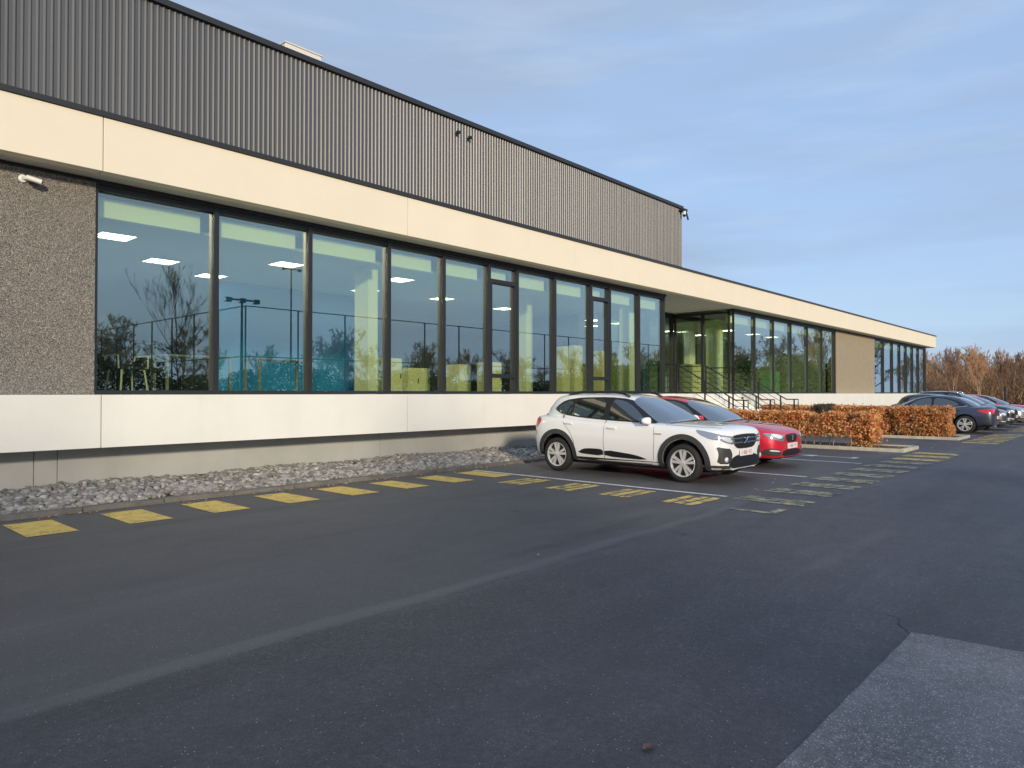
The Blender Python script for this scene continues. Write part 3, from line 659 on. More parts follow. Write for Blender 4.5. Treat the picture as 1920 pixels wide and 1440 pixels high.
class Shell:
    def __init__(s, meshes):
        V = []; F = []
        for me in meshes:
            o = len(V); V += [v.co.copy() for v in me.vertices]; F += [[i+o for i in p.vertices] for p in me.polygons]
        s.bvh = BVHTree.FromPolygons(V, F)
    def patch(s, poly, fr, off, mb, mi=0, step=0.05, skirt=0.02, smooth=0, mirror=False):
        """poly in a 2D frame; fr = (fn(u,v)->start point, ray direction). The patch hugs the body, stands off by `off`."""
        if smooth: poly = chaikin(poly, smooth, 0.2)
        pts = []
        for i in range(len(poly)):
            a = Vector(poly[i]); b_ = Vector(poly[(i+1) % len(poly)]); k = max(1, int((b_-a).length/step))
            pts += [a.lerp(b_, j/k) for j in range(k)]
        nb = len(pts); xs = [p.x for p in pts]; ys = [p.y for p in pts]
        x = min(xs)+step*.5
        inner = []
        while x < max(xs):
            y = min(ys)+step*.5
            while y < max(ys): inner.append(Vector((x+random.uniform(-.1,.1)*step*.1, y))); y += step
            x += step
        def inside(p):
            c = False; j = nb-1
            for i in range(nb):
                if (pts[i].y > p.y) != (pts[j].y > p.y) and p.x < (pts[j].x-pts[i].x)*(p.y-pts[i].y)/(pts[j].y-pts[i].y)+pts[i].x: c = not c
                j = i
            return c
        inner = [p for p in inner if inside(p) and min((p-q).length for q in pts) > step*.35]
        allp = pts+inner
        v2, _, f2, *_r = geometry.delaunay_2d_cdt(allp, [(i, (i+1) % nb) for i in range(nb)], [], 1, 1e-6)
        co = []; nr = []
        org, d = fr; d = Vector(d).normalized(); last = None
        for p in v2:
            st = Vector(org(p.x, p.y)); h, nn, _, _ = s.bvh.ray_cast(st, d)
            if h is None:
                for dist in (2.2, 2.8, 3.2, 3.6, 4.2, 5.0, 6.0):
                    q = s.bvh.find_nearest(st+d*dist)
                    if h is None or q[3] < bd_: h, nn, _, bd_ = q[0], q[1], q[2], q[3]
                nn = -d
            if nn.dot(d) > 0: nn = -nn
            last = h; co.append(h); nr.append(nn)
        # smooth normals over neighbours
        acc = [n_.copy() for n_ in nr]
        for f in f2:
            for i in f:
                for j in f:
                    if i != j: acc[i] += nr[j]*.5
        top = [c+n_.normalized()*off for c, n_ in zip(co, acc)]
        # orient faces to -d
        ff = []
        for f in f2:
            a, b_, c_ = (top[i] for i in f[:3])
            if (b_-a).cross(c_-a).dot(d) > 0: f = list(reversed(f))
            ff.append(tuple(f))
        ec = {}
        for f in ff:
            for i in range(len(f)):
                e = (f[i], f[(i+1) % len(f)]); ec[e] = 1
        bd = [e for e in ec if (e[1], e[0]) not in ec]
        n0 = len(top); vs = list(top); mp_ = {}
        for e in bd:
            for i in e:
                if i not in mp_: mp_[i] = len(vs); vs.append(co[i]-acc[i].normalized()*skirt)
        sk = [(e[1], e[0], mp_[e[0]], mp_[e[1]]) for e in bd]
        mb.add(vs, ff+sk, mi)
        if mirror: mb.add([(v[0], -v[1], v[2]) for v in vs], [tuple(reversed(f)) for f in ff+sk], mi)
        return mb
SIDE = (lambda u, v: (u, 3, v), (0, -1, 0)); SIDEN = (lambda u, v: (u, -3, v), (0, 1, 0))
FRONT = (lambda u, v: (-3, u, v), (1, 0, 0)); REAR = (lambda u, v: (9, u, v), (-1, 0, 0)); TOP = (lambda u, v: (u, v, 4), (0, 0, -1))
def arc(cx, cz, r, a0, a1, n=24): return [(cx+r*math.cos(a0+(a1-a0)*k/n), cz+r*math.sin(a0+(a1-a0)*k/n)) for k in range(n+1)]
def lineq(pts, w):
    a = []; b_ = []
    for i, p in enumerate(pts):
        q0 = Vector(pts[max(i-1,0)]); q1 = Vector(pts[min(i+1,len(pts)-1)]); d = (q1-q0).normalized(); n_ = Vector((-d.y, d.x))*w/2
        a.append((p[0]+n_.x, p[1]+n_.y)); b_.append((p[0]-n_.x, p[1]-n_.y))
    return a+b_[::-1]
def wheel(root, x, side, r, wd, half, spokes=5, double=True, rimr=None, colour='alloy'):
    rimr = rimr or r*.715
    w_ = empty('wheel', (x, side*(half-wd/2), r)); w_.parent = root
    if side < 0: w_.rotation_euler = (0,0,PI)
    h = wd/2
    t = MB(); t.lathe([(-h+.02, rimr*.98), (-h, rimr+.02), (-h+.005, r-.03), (-h+.03, r-.004), (-h+.05, r), (h-.05, r), (h-.03, r-.004), (h-.005, r-.03), (h, rimr+.025), (h-.012, rimr+.004), (h-.03, rimr*.985)], 48)
    t.build('tyre', M['rubber'], w_, smooth=0.7)
    b = MB(); b.lathe([(h-.018, rimr+.004), (h-.012, rimr-.004), (h-.016, rimr-.016), (h-.04, rimr-.022), (-h+.03, rimr-.03)], 48)
    yo = h-.022
    for k in range(spokes):
        a0 = 2*PI*k/spokes+.31
        for dd in ((-.20, .20) if double else (0,)):
            a = a0+dd; ri = .045; ww = .0225 if double else .036
            ca, sa = math.cos(a), math.sin(a); i0 = a0+dd*1.2
            pa = Vector((math.cos(i0)*ri, 0, math.sin(i0)*ri)); pb = Vector((ca*(rimr-.012), 0, sa*(rimr-.012))); nn = Vector((-sa, 0, ca))
            w0 = ww*.75; w1 = ww*1.15
            q = [pa-nn*w0, pa+nn*w0, pb+nn*w1, pb-nn*w1]
            vs = [(v.x, yo+.004 if i < 2 else yo, v.z) for i, v in enumerate(q)]+[(v.x, yo-.03, v.z) for v in q]
            b.add(vs, [(0,1,2,3),(0,4,5,1),(1,5,6,2),(2,6,7,3),(3,7,4,0)])
    b.lathe([(yo+.012, 0), (yo+.012, .025), (yo+.006, .052), (yo-.02, .058)], 20)
    b.build('rim', M[colour], w_, smooth=0.5)
    c = MB(); c.lathe([(h-.055, 0), (h-.055, rimr-.01)], 32); c.lathe([(h-.052, .0), (h-.052, .12)], 24, mi=0); c.build('brake_disc', M['black'], w_)
    return w_
def car(name, loc, rz, label, cat, P):
    root = empty(name, loc, rz); tag(root, label, cat)
    vs, fs = loft_lower(P['low']); low = subsurf(vs, fs, 2)
    gv, gf = ring_green(P['green'], ex=P.get('ex', 4.2)); gr = subsurf(gv, gf, 2)
    sh = Shell([low, gr])
    body = bpy.data.objects.new('body', low); C.objects.link(body)
    low.materials.append(M[P['paint']]); low.materials.append(M['black'])
    r = P['r']; ax = P['axles']; arch = P.get('arch', r+.055)
    cut_ = MB()
    for x in ax:
        for sd_ in (-1, 1):
            y0, y1 = (P['half']-.30, P['half']+.3) if sd_ > 0 else (-P['half']-.3, -P['half']+.30)
            ring = arc(x, r+.02, arch, 0, 2*PI, 40)[:-1]
            cut_.add([(a, y0, z) for a, z in ring]+[(a, y1, z) for a, z in ring], [(k, (k+1)%40, 40+(k+1)%40, 40+k) for k in range(40)]+[tuple(reversed(range(40))), tuple(range(40, 80))], 1)
    cm = cut_.mesh('cut', [M[P['paint']], M['black']]); co_ = bpy.data.objects.new('cut', cm); C.objects.link(co_)
    md = body.modifiers.new('b', 'BOOLEAN'); md.operation = 'DIFFERENCE'; md.object = co_; md.solver = 'EXACT'
    nm = evaluated(body); body.modifiers.clear(); body.data = nm; nm.name = 'body'; bpy.data.objects.remove(co_)
    if len(nm.materials) < 2:
        nm.materials.clear(); nm.materials.append(M[P['paint']]); nm.materials.append(M['black'])
    body.parent = root
    # merge the greenhouse into the body mesh
    bm = bmesh.new(); bm.from_mesh(nm); k0 = len(bm.faces); bm.from_mesh(gr); bm.to_mesh(nm); bm.free()
    nm.polygons.foreach_set('use_smooth', [True]*len(nm.polygons)); nm.set_sharp_from_angle(angle=.75)
    def pp(nm_, items, m, par=root, off=.004, step=.05, skirt=.02, smooth=1, fr=SIDE, mirror=True, sm=0.6):
        b = MB()
        for it in items: sh.patch(it, fr, off, b, step=step, skirt=skirt, smooth=smooth, mirror=mirror)
        return b.build(nm_, M[m], par, smooth=sm)
    def side_parts(nm_, items, m, **kw):      # one mesh per side
        res = []
        for fr in (SIDE, SIDEN):
            res.append(pp(nm_, items, m, fr=fr, mirror=False, **kw))
        return res
    # panel gaps and doors
    for l in P['gaps']:
        for fr in (SIDE, SIDEN): pp('panel_gap', [lineq(l, .0065)], 'black', fr=fr, mirror=False, off=.0025, smooth=0, step=.06)
    for sd_ in (-1, 1): pp('bonnet_gap', [lineq([(u, sd_*v) for u, v in P.get('bonnet', [(.16,.60),(.5,.74),(1.1,.79)])], .008)], 'black', fr=TOP, mirror=False, off=.0025, smooth=0, step=.06)
    side_parts('window_surround', [P['dlo']], P.get('dlom', 'black'), off=.007, step=.045)
    for g in P['glass']: side_parts('side_window', [g], 'carglass', off=.013, step=.045)
    for h in P['handles']:
        for sd_ in (-1, 1):
            hit = sh.bvh.ray_cast(Vector((h[0], 3*sd_, h[1])), Vector((0,-sd_,0)))[0]
            y = abs(hit.y)
            MB().bevbox(h[0]-.09, h[0]+.09, min(sd_*(y-.005), sd_*(y+.032)), max(sd_*(y-.005), sd_*(y+.032)), h[1]-.014, h[1]+.018, .008).build('door_handle', M[P['paint']], root, smooth=0.6)
    # windscreen and rear glass, projected from above
    pp('windscreen', [P['screen']], 'screen', fr=TOP, mirror=False, off=.010, step=.05)
    pp('rear_window', [P['rearglass']], 'screen', fr=TOP, mirror=False, off=.010, step=.05)
    if 'cowl' in P: pp('scuttle', [P['cowl']], 'black', fr=TOP, mirror=False, off=.004)
    for (nm_, poly, m, off, fr, mir, st) in P['extra']:
        if mir == 'pair':
            pp(nm_, [poly], m, fr=fr, mirror=False, off=off, step=st)
            if fr is SIDE: pp(nm_, [poly], m, fr=SIDEN, mirror=False, off=off, step=st)
            elif fr is TOP: pp(nm_, [[(u, -v) for u, v in poly]], m, fr=fr, mirror=False, off=off, step=st)
            else: pp(nm_, [[(-u, v) for u, v in poly]], m, fr=fr, mirror=False, off=off, step=st)
        else: pp(nm_, [poly], m, fr=fr, mirror=False, off=off, step=st)
    # mirrors
    mx_, mz_ = P['mirror']
    for sd_ in (-1, 1):
        y = abs(sh.bvh.ray_cast(Vector((mx_+.06, 3*sd_, mz_)), Vector((0,-sd_,0)))[0].y)
        bm = bmesh.new(); bmesh.ops.create_uvsphere(bm, u_segments=20, v_segments=12, radius=1)
        b = MB(); vs = []
        for v in bm.verts:
            q = v.co; sx = math.copysign(abs(q.x)**.7, q.x); 
            vs.append((mx_+q.x*.062+.03*abs(q.y), sd_*(y+.13)+math.copysign(abs(q.y)**.75, q.y)*.122, mz_+.03+math.copysign(abs(q.z)**.75, q.z)*(.066+sd_*q.y*-.012)))
        b.add(vs, [[v.index for v in f.verts] for f in bm.faces]); bm.free()
        mo = b.build('wing_mirror', M[P['paint']], root, smooth=True)
        MB().tube([(mx_+.03, sd_*(y-.02), mz_-.05), (mx_+.03, sd_*(y+.10), mz_-.03)], .028, 10).build('mirror_arm', M['black'], mo)
        MB().bevbox(mx_+.085, mx_+.108, sd_*(y+.13)-.085, sd_*(y+.13)+.085, mz_-.03, mz_+.085, .01).build('mirror_glass', M['screen'], mo)
    for x in ax:
        for sd_ in (-1, 1): wheel(root, x, sd_, r, P.get('tw', .205), P['half']-.012, **P.get('wheel', {}))
    MB().box(ax[0]-.5, ax[1]+.4, -P['half']+.28, P['half']-.28, .17, .30).build('underbody', M['black'], root)
    if P.get('post'): P['post'](root, sh, pp)
    return root

def plate(root, x, z, sgn=-1, y=0.0):
    p = MB().bevbox(x-.006, x+.006, y-.26, y+.26, z-.055, z+.055, .004).build('number_plate', M['plate'], root)
    b = MB(); xx = x+sgn*.0065
    cur = y+.20*(-sgn)*-1
    # seven blurred block characters: 1-ABC-123 style strokes
    cells = ['1','-','H','K','E','-','4','7','2']
    SEG = {'1':'r','H':'lrm','K':'lmr','E':'ltmb','4':'Lmr','7':'tr','2':'tmb','-':'m'}
    for k, ch in enumerate(cells):
        cx = (-.20+k*.05); w2 = .016; h2 = .035
        st = {'l':(-w2,-w2+.009,-h2,h2),'L':(-w2,-w2+.009,0,h2),'r':(w2-.009,w2,-h2,h2),'t':(-w2,w2,h2-.009,h2),'b':(-w2,w2,-h2,-h2+.009),'m':(-w2,w2,-.0045,.0045)}
        for q in SEG[ch]:
            a = st[q]; ya, yb = y+sgn*-1*-1*(cx+a[0]), y+sgn*-1*-1*(cx+a[1])
            b.box(min(xx, xx+sgn*.001), max(xx, xx+sgn*.001), min(ya, yb), max(ya, yb), z+a[2], z+a[3])
    b.build('lettering', M['plate_text'], p)

def post_white(root, sh, pp):
    # roof rails
    for sd_ in (-1, 1):
        rail = [(1.98, .565, 1.452), (2.12, .575, 1.515), (2.30, .58, 1.535), (3.05, .575, 1.535), (3.28, .565, 1.51), (3.46, .55, 1.445)]
        b = MB().tube([(x, sd_*y, z) for x, y, z in rail], [.022, .03, .026, .026, .03, .022], 10); b.build('roof_rail', M['black'], root, smooth=True)
    MB().tube([(3.25, 0.0, 1.49), (3.52, 0.0, 1.72)], [.007, .003], 6).build('antenna', M['black'], root)
    plate(root, -.004, .505)
    # grille: dark panel with short bright dashes and an X badge in the middle
    g = [o for o in root.children if o.name.startswith('grille')][0]
    b = MB()
    for z in (.745, .675):
        for k in (-6,-5,-4,-3,-2, 2,3,4,5,6):
            y = k*.087; h = sh.bvh.ray_cast(Vector((-3, y, z)), Vector((1,0,0)))[0]
            MB().bevbox(h.x-.022, h.x-.006, y-.034, y+.034, z-.012, z+.012, .004).build('grille_dash', M['chrome'], g)
    b = MB(); x = sh.bvh.ray_cast(Vector((-3, 0, .71)), Vector((1,0,0)))[0].x-.02
    for s_ in (-1, 1):
        b.tube([(x, s_*.105, .755), (x-.004, s_*.045, .75), (x-.006, s_*.012, .71), (x-.004, s_*.045, .67), (x, s_*.105, .665)], .013, 8)
    b.build('badge', M['chrome'], g)
    # fog lamp pockets get a lamp
    for sd_ in (-1, 1):
        h = sh.bvh.ray_cast(Vector((-3, sd_*.66, .41)), Vector((1,0,0)))[0]
        MB().lathe([(h.x-.025, 0), (h.x-.022, .035), (h.x-.01, .045), (h.x+.02, .05)], 18, 'x', (0, sd_*.66, .41)).build('fog_lamp', M['lamp_white'], root, smooth=True)
    # small side repeater badge
    for sd_ in (-1,1):
        y = abs(sh.bvh.ray_cast(Vector((1.20, 3*sd_, .80)), Vector((0,-sd_,0)))[0].y)
        MB().bevbox(1.13, 1.27, min(sd_*y, sd_*(y+.008)), max(sd_*y, sd_*(y+.008)), .795, .815, .003).build('side_badge', M['chrome'], root)
R = .325
SW = dict(paint='white_car', r=R, axles=(.73, 3.45), half=.925, arch=.385,
  low=[(.02,.54,.27,.74,.78),(.045,.68,.235,.83,.875),(.10,.80,.22,.885,.93),(.25,.87,.205,.92,.97),(.50,.90,.20,.93,.985),(.85,.915,.20,.955,1.01),(1.25,.92,.20,.975,1.02),(2.0,.925,.20,.99,1.02),(2.9,.93,.20,1.02,1.04),(3.4,.93,.21,1.06,1.08),(3.80,.91,.24,1.08,1.10),(4.03,.85,.28,1.06,1.10),(4.12,.74,.32,.99,1.04),(4.15,.58,.42,.88,.94)],
  green=[(.88,.92,4.10,.83),(1.01,1.06,4.06,.82),(1.24,1.46,3.95,.755),(1.41,1.81,3.83,.69),(1.485,1.98,3.72,.63),(1.515,2.28,3.45,.47),(1.522,2.5,3.2,.2)],
  dlo=[(1.27,.975),(1.45,1.135),(1.72,1.31),(1.98,1.405),(2.35,1.44),(3.0,1.43),(3.38,1.38),(3.60,1.25),(3.62,1.19),(3.40,1.10),(2.9,1.045),(2.2,1.005),(1.6,.985)],
  glass=[[(1.50,1.01),(1.80,1.255),(2.02,1.365),(2.27,1.40),(2.285,1.03),(1.9,1.015)],[(2.40,1.035),(2.40,1.405),(2.75,1.405),(3.10,1.385),(3.15,1.10),(2.85,1.065)],[(3.19,1.105),(3.16,1.375),(3.36,1.34),(3.52,1.235),(3.50,1.17),(3.36,1.125)]],
  gaps=[[(1.30,.93),(1.27,.70),(1.30,.36),(1.35,.27)],[(2.335,1.01),(2.335,.26)],[(3.36,1.11),(3.30,.95),(3.12,.78),(3.02,.60),(3.00,.27)],[(1.35,.265),(3.0,.265)]],
  handles=[(2.16,.875),(3.16,.935)],
  screen=[(1.035,-.62),(1.10,-.72),(1.50,-.69),(1.87,-.61),(1.90,-.50),(1.955,0),(1.90,.50),(1.87,.61),(1.50,.69),(1.10,.72),(1.035,.62),(.985,0)],
  rearglass=[(4.03,-.55),(3.84,-.52),(3.88,0),(3.84,.52),(4.03,.55),(4.07,0)],
  cowl=[(1.02,-.70),(1.08,-.70),(1.0,0),(1.08,.70),(1.02,.70),(.90,0)],
  mirror=(1.42, .995),
  extra=[
   ('headlight', [(.42,.72),(.46,.785),(.62,.805),(.81,.83),(.81,.745),(.70,.695),(.56,.665),(.46,.675)], 'lamp_glass', .009, FRONT, 'pair', .03),
   ('headlight_side', [(.07,.73),(.08,.82),(.28,.865),(.52,.90),(.44,.83),(.24,.745)], 'lamp_glass', .011, SIDE, 'pair', .03),
   ('headlight_reflector', [(.50,.695),(.53,.765),(.78,.795),(.72,.725),(.60,.69)], 'lamp_white', .013, FRONT, 'pair', .04),
   ('grille', [(-.48,.775),(-.42,.805),(0,.82),(.42,.805),(.48,.775),(.47,.68),(.36,.60),(.26,.575),(0,.57),(-.26,.575),(-.36,.60),(-.47,.68)], 'black', .008, FRONT, None, .05),
   ('fog_pocket', [(.50,.50),(.57,.59),(.70,.60),(.82,.63),(.79,.52),(.79,.345),(.60,.335),(.52,.40)], 'plastic', .010, FRONT, 'pair', .04),
   ('lower_grille', [(-.62,.30),(-.50,.43),(-.30,.475),(.30,.475),(.50,.43),(.62,.30),(.40,.265),(-.40,.265)], 'black', .010, FRONT, None, .05),
   ('lower_bumper', [(-.92,.20),(-.92,.315),(-.60,.315),(-.42,.265),(.42,.265),(.60,.315),(.92,.315),(.92,.20)], 'plastic', .014, FRONT, None, .05),
   ('skid_plate', [(-.50,.19),(-.44,.255),(.44,.255),(.50,.19),(0,.18)], 'alloy', .02, FRONT, None, .05),
   ('wheel_arch_trim', arc(.73,R+.02,.475,-.50,PI+.42,26)+arc(.73,R+.02,.388,PI+.42,-.50,26), 'plastic', .016, SIDE, 'pair', .05),
   ('wheel_arch_trim', arc(3.45,R+.02,.475,-.35,PI+.50,26)+arc(3.45,R+.02,.388,PI+.50,-.35,26), 'plastic', .016, SIDE, 'pair', .05),
   ('sill_trim', [(1.18,.26),(3.02,.26),(3.02,.205),(1.18,.205)], 'plastic', .012, SIDE, 'pair', .06),
   ('door_guard', [(1.38,.335),(1.66,.415),(2.318,.475),(2.318,.355)], 'black', .012, SIDE, 'pair', .06),
   ('door_guard', [(2.352,.478),(2.62,.485),(2.80,.47),(2.95,.385),(2.352,.357)], 'black', .012, SIDE, 'pair', .06),
   ('tail_light', [(3.86,1.02),(4.3,1.08),(4.3,.84),(4.02,.83),(3.90,.91)], 'tail', .01, SIDE, 'pair', .04),
  ], post=post_white)
car('white_car', (11.70, 5.15, 0.004), PI/2, 'white crossover hatchback with grey wheel arch trim parked nearest the camera', 'car', SW)

def post_red(root, sh, pp):
    plate(root, -.055, .44)
    g = [o for o in root.children if o.name.startswith('grille')][0]
    h = sh.bvh.ray_cast(Vector((-3, 0, .60)), Vector((1,0,0)))[0]
    b = MB(); b.tube([(h.x-.02, .04, .645), (h.x-.02, -.03, .635), (h.x-.02, -.02, .61), (h.x-.02, .03, .595), (h.x-.02, .02, .57), (h.x-.02, -.04, .56)], .012, 8); b.build('badge', M['chrome'], g)
RR = .318
RED = dict(paint='red_car', r=RR, axles=(.86, 3.49), half=.905, arch=.365,
  low=[(-.04,.50,.24,.60,.64),(-.01,.66,.20,.68,.73),(.10,.80,.18,.74,.79),(.35,.87,.17,.79,.86),(.70,.895,.17,.84,.91),(1.05,.90,.17,.88,.94),(1.5,.905,.17,.90,.94),(2.2,.91,.17,.92,.95),(3.0,.91,.17,.95,.98),(3.5,.905,.19,.98,1.01),(3.9,.87,.24,1.0,1.03),(4.15,.80,.30,.98,1.02),(4.24,.66,.36,.90,.95),(4.26,.5,.42,.82,.86)],
  green=[(.82,1.0,4.12,.80),(.94,1.15,4.05,.79),(1.16,1.55,3.92,.715),(1.33,1.95,3.78,.645),(1.41,2.18,3.62,.58),(1.445,2.5,3.38,.43),(1.455,2.7,3.1,.2)],
  dlo=[(1.42,.915),(1.62,1.08),(1.95,1.27),(2.25,1.355),(2.6,1.38),(3.2,1.36),(3.55,1.29),(3.72,1.17),(3.55,1.05),(3.0,.985),(2.2,.94)],
  glass=[[(1.68,.96),(2.0,1.22),(2.28,1.32),(2.50,1.345),(2.50,.985)],[(2.58,.99),(2.58,1.345),(3.1,1.335),(3.42,1.28),(3.50,1.10),(3.1,1.02)]],
  gaps=[[(1.42,.88),(1.40,.6),(1.48,.24)],[(2.54,.96),(2.54,.24)],[(3.52,1.03),(3.42,.88),(3.2,.66),(3.12,.24)]],
  handles=[(2.36,.83),(3.32,.87)],
  screen=[(1.13,-.62),(1.20,-.72),(1.6,-.68),(2.0,-.60),(2.06,-.50),(2.12,0),(2.06,.50),(2.0,.60),(1.6,.68),(1.20,.72),(1.13,.62),(1.08,0)],
  rearglass=[(4.0,-.55),(3.76,-.5),(3.80,0),(3.76,.5),(4.0,.55),(4.05,0)],
  cowl=[(1.10,-.70),(1.17,-.70),(1.09,0),(1.17,.70),(1.10,.70),(1.0,0)],
  mirror=(1.56,.94),
  extra=[
   ('headlight', [(.42,.545),(.36,.645),(.46,.665),(.68,.70),(.80,.715),(.79,.65),(.72,.58),(.56,.545)], 'lamp_glass', .008, FRONT, 'pair', .04),
   ('headlight_reflector', [(.50,.60),(.48,.655),(.72,.705),(.74,.65),(.62,.60)], 'lamp_white', .013, FRONT, 'pair', .04),
   ('grille', [(-.30,.67),(0,.685),(.30,.67),(.26,.56),(.19,.515),(-.19,.515),(-.26,.56)], 'black', .008, FRONT, None, .05),
   ('lower_grille', [(-.52,.24),(-.40,.37),(.40,.37),(.52,.24)], 'black', .010, FRONT, None, .05),
   ('fog_pocket', [(.52,.26),(.56,.38),(.80,.42),(.82,.30),(.74,.26)], 'plastic', .010, FRONT, 'pair', .04),
   ('fog_lamp', [(.58,.335),(.60,.36),(.76,.385),(.77,.355)], 'lamp_white', .016, FRONT, 'pair', .04),
   ('front_lip', [(-.84,.17),(-.84,.215),(.84,.215),(.84,.17)], 'black', .012, FRONT, None, .05),
   ('tail_light', [(3.95,.92),(4.3,.98),(4.3,.80),(4.08,.80)], 'tail', .01, SIDE, 'pair', .04),
  ], post=post_red)
car('red_car', (14.66, 5.52, 0.004), PI/2, 'red hatchback parked beside the white car, half hidden behind it', 'car', RED)

# four-door saloon seen from its tail
SEDAN = dict(paint='navy_car', r=.335, axles=(.90, 3.74), half=.91, arch=.375,
  low=[(-.03,.50,.25,.60,.64),(.0,.68,.20,.68,.73),(.12,.80,.18,.74,.79),(.35,.87,.17,.79,.86),(.75,.895,.17,.84,.91),(1.15,.90,.17,.88,.94),(1.6,.905,.17,.90,.94),(2.4,.91,.17,.93,.96),(3.3,.915,.17,.96,.99),(3.8,.91,.19,.98,1.03),(4.25,.88,.24,.97,1.05),(4.52,.80,.28,.93,1.05),(4.62,.70,.30,.84,.95),(4.64,.5,.36,.76,.82)],
  green=[(.82,1.05,4.35,.80),(.94,1.20,4.20,.79),(1.15,1.62,3.95,.71),(1.32,2.02,3.62,.63),(1.40,2.28,3.35,.56),(1.43,2.5,3.10,.42),(1.435,2.7,2.9,.2)],
  dlo=[(1.50,.92),(1.70,1.08),(2.02,1.26),(2.35,1.34),(2.7,1.36),(3.15,1.32),(3.55,1.18),(3.78,1.04),(3.60,1.0),(2.6,.955)],
  glass=[[(1.75,.96),(2.08,1.21),(2.38,1.305),(2.62,1.325),(2.62,.985)],[(2.70,.99),(2.70,1.325),(3.08,1.29),(3.42,1.17),(3.55,1.05),(3.3,1.01)]],
  gaps=[[(1.50,.88),(1.48,.6),(1.55,.24)],[(2.66,.96),(2.66,.24)],[(3.66,1.03),(3.60,.88),(3.40,.66),(3.34,.24)],[(4.2,1.0),(4.28,.62),(4.6,.55)]],
  handles=[(2.48,.85),(3.48,.88)],
  screen=[(1.18,-.62),(1.26,-.71),(1.66,-.66),(2.05,-.58),(2.16,0),(2.05,.58),(1.66,.66),(1.26,.71),(1.18,.62),(1.12,0)],
  rearglass=[(4.14,-.58),(3.85,-.62),(3.50,-.56),(3.44,0),(3.50,.56),(3.85,.62),(4.14,.58),(4.19,0)],
  mirror=(1.62,.95),
  extra=[
   ('headlight', [(.44,.56),(.38,.64),(.70,.70),(.86,.74),(.84,.66),(.60,.57)], 'lamp_glass', .008, FRONT, 'pair', .05),
   ('grille', [(-.36,.66),(.36,.66),(.28,.46),(-.28,.46)], 'black', .008, FRONT, None, .06),
   ('tail_light', [(4.10,.86),(4.24,.90),(4.7,.92),(4.7,.74),(4.36,.76)], 'tail', .01, SIDE, 'pair', .05),
   ('tail_light_rear', [(.40,.80),(.44,.90),(.85,.90),(.85,.76),(.55,.76)], 'tail', .012, REAR, 'pair', .05),
   ('rear_diffuser', [(-.8,.26),(-.8,.36),(.8,.36),(.8,.26)], 'black', .012, REAR, None, .06),
   ('window_chrome', lineq([(1.52,.915),(2.6,.945),(3.6,.99),(3.80,1.035)], .018), 'chrome', .010, SIDE, 'pair', .08),
  ], post=lambda root, sh, pp: (plate(root, 4.665, .60, 1), MB().tube([(4.4,-.45,.28),(4.68,-.45,.27)], .035, 12).build('exhaust', M['chrome'], root)))
car('navy_saloon', (31.92, 4.25+4.64, 0.004), -PI/2, 'navy blue saloon parked tail first behind the end of the hedge', 'car', SEDAN)

def post_suv(root, sh, pp):
    plate(root, -.055, .47)
    for sd_ in (-1, 1):
        MB().tube([(2.05, sd_*.60, 1.50), (2.2, sd_*.61, 1.575), (3.6, sd_*.60, 1.56), (3.75, sd_*.59, 1.49)], .022, 8).build('roof_rail', M['chrome'], root, smooth=True)
def scaled(P, **kw):
    Q = dict(P); Q.update(kw); return Q
def hatch(paint, zscale=1.0, post=None):
    f = lambda z: .17+(z-.17)*zscale
    Q = dict(RED); Q['paint'] = paint
    if zscale != 1.0:
        Q['low'] = [(x, W, zb, f(zs), f(zc)) for x, W, zb, zs, zc in RED['low']]
        Q['green'] = [(f(z), a, c, W) for z, a, c, W in RED['green']]
        s2 = lambda pl: [(u, f(v)) for u, v in pl]
        for k in ('dlo',): Q[k] = s2(Q[k])
        Q['glass'] = [s2(g) for g in Q['glass']]; Q['gaps'] = [s2(g) for g in Q['gaps']]; Q['handles'] = s2(Q['handles']); Q['mirror'] = (Q['mirror'][0], f(Q['mirror'][1]))
        Q['extra'] = [(n_, s2(pl) if fr is not TOP else pl, m_, o_, fr, mi_, st) for (n_, pl, m_, o_, fr, mi_, st) in Q['extra']]
    Q['post'] = post or (lambda root, sh, pp: plate(root, -.055, .44)); return Q
car('grey_car', (35.2, 4.35, 0.004), PI/2, 'dark grey hatchback parked nose out beside the navy saloon', 'car', hatch('grey_car', 1.03))
car('black_suv', (38.5, 4.45, 0.004), PI/2, 'black estate car with pale roof rails, third in the far row', 'car', hatch('black_car', 1.13, post_suv))
car('silver_car', (41.8, 4.45, 0.004), PI/2, 'silver hatchback parked nose out beyond the black estate', 'car', hatch('silver_car', 1.02))
car('burgundy_car', (45.1, 4.3, 0.004), PI/2, 'red hatchback at the end of the far row by the photo edge', 'car', hatch('red_car', 1.0))

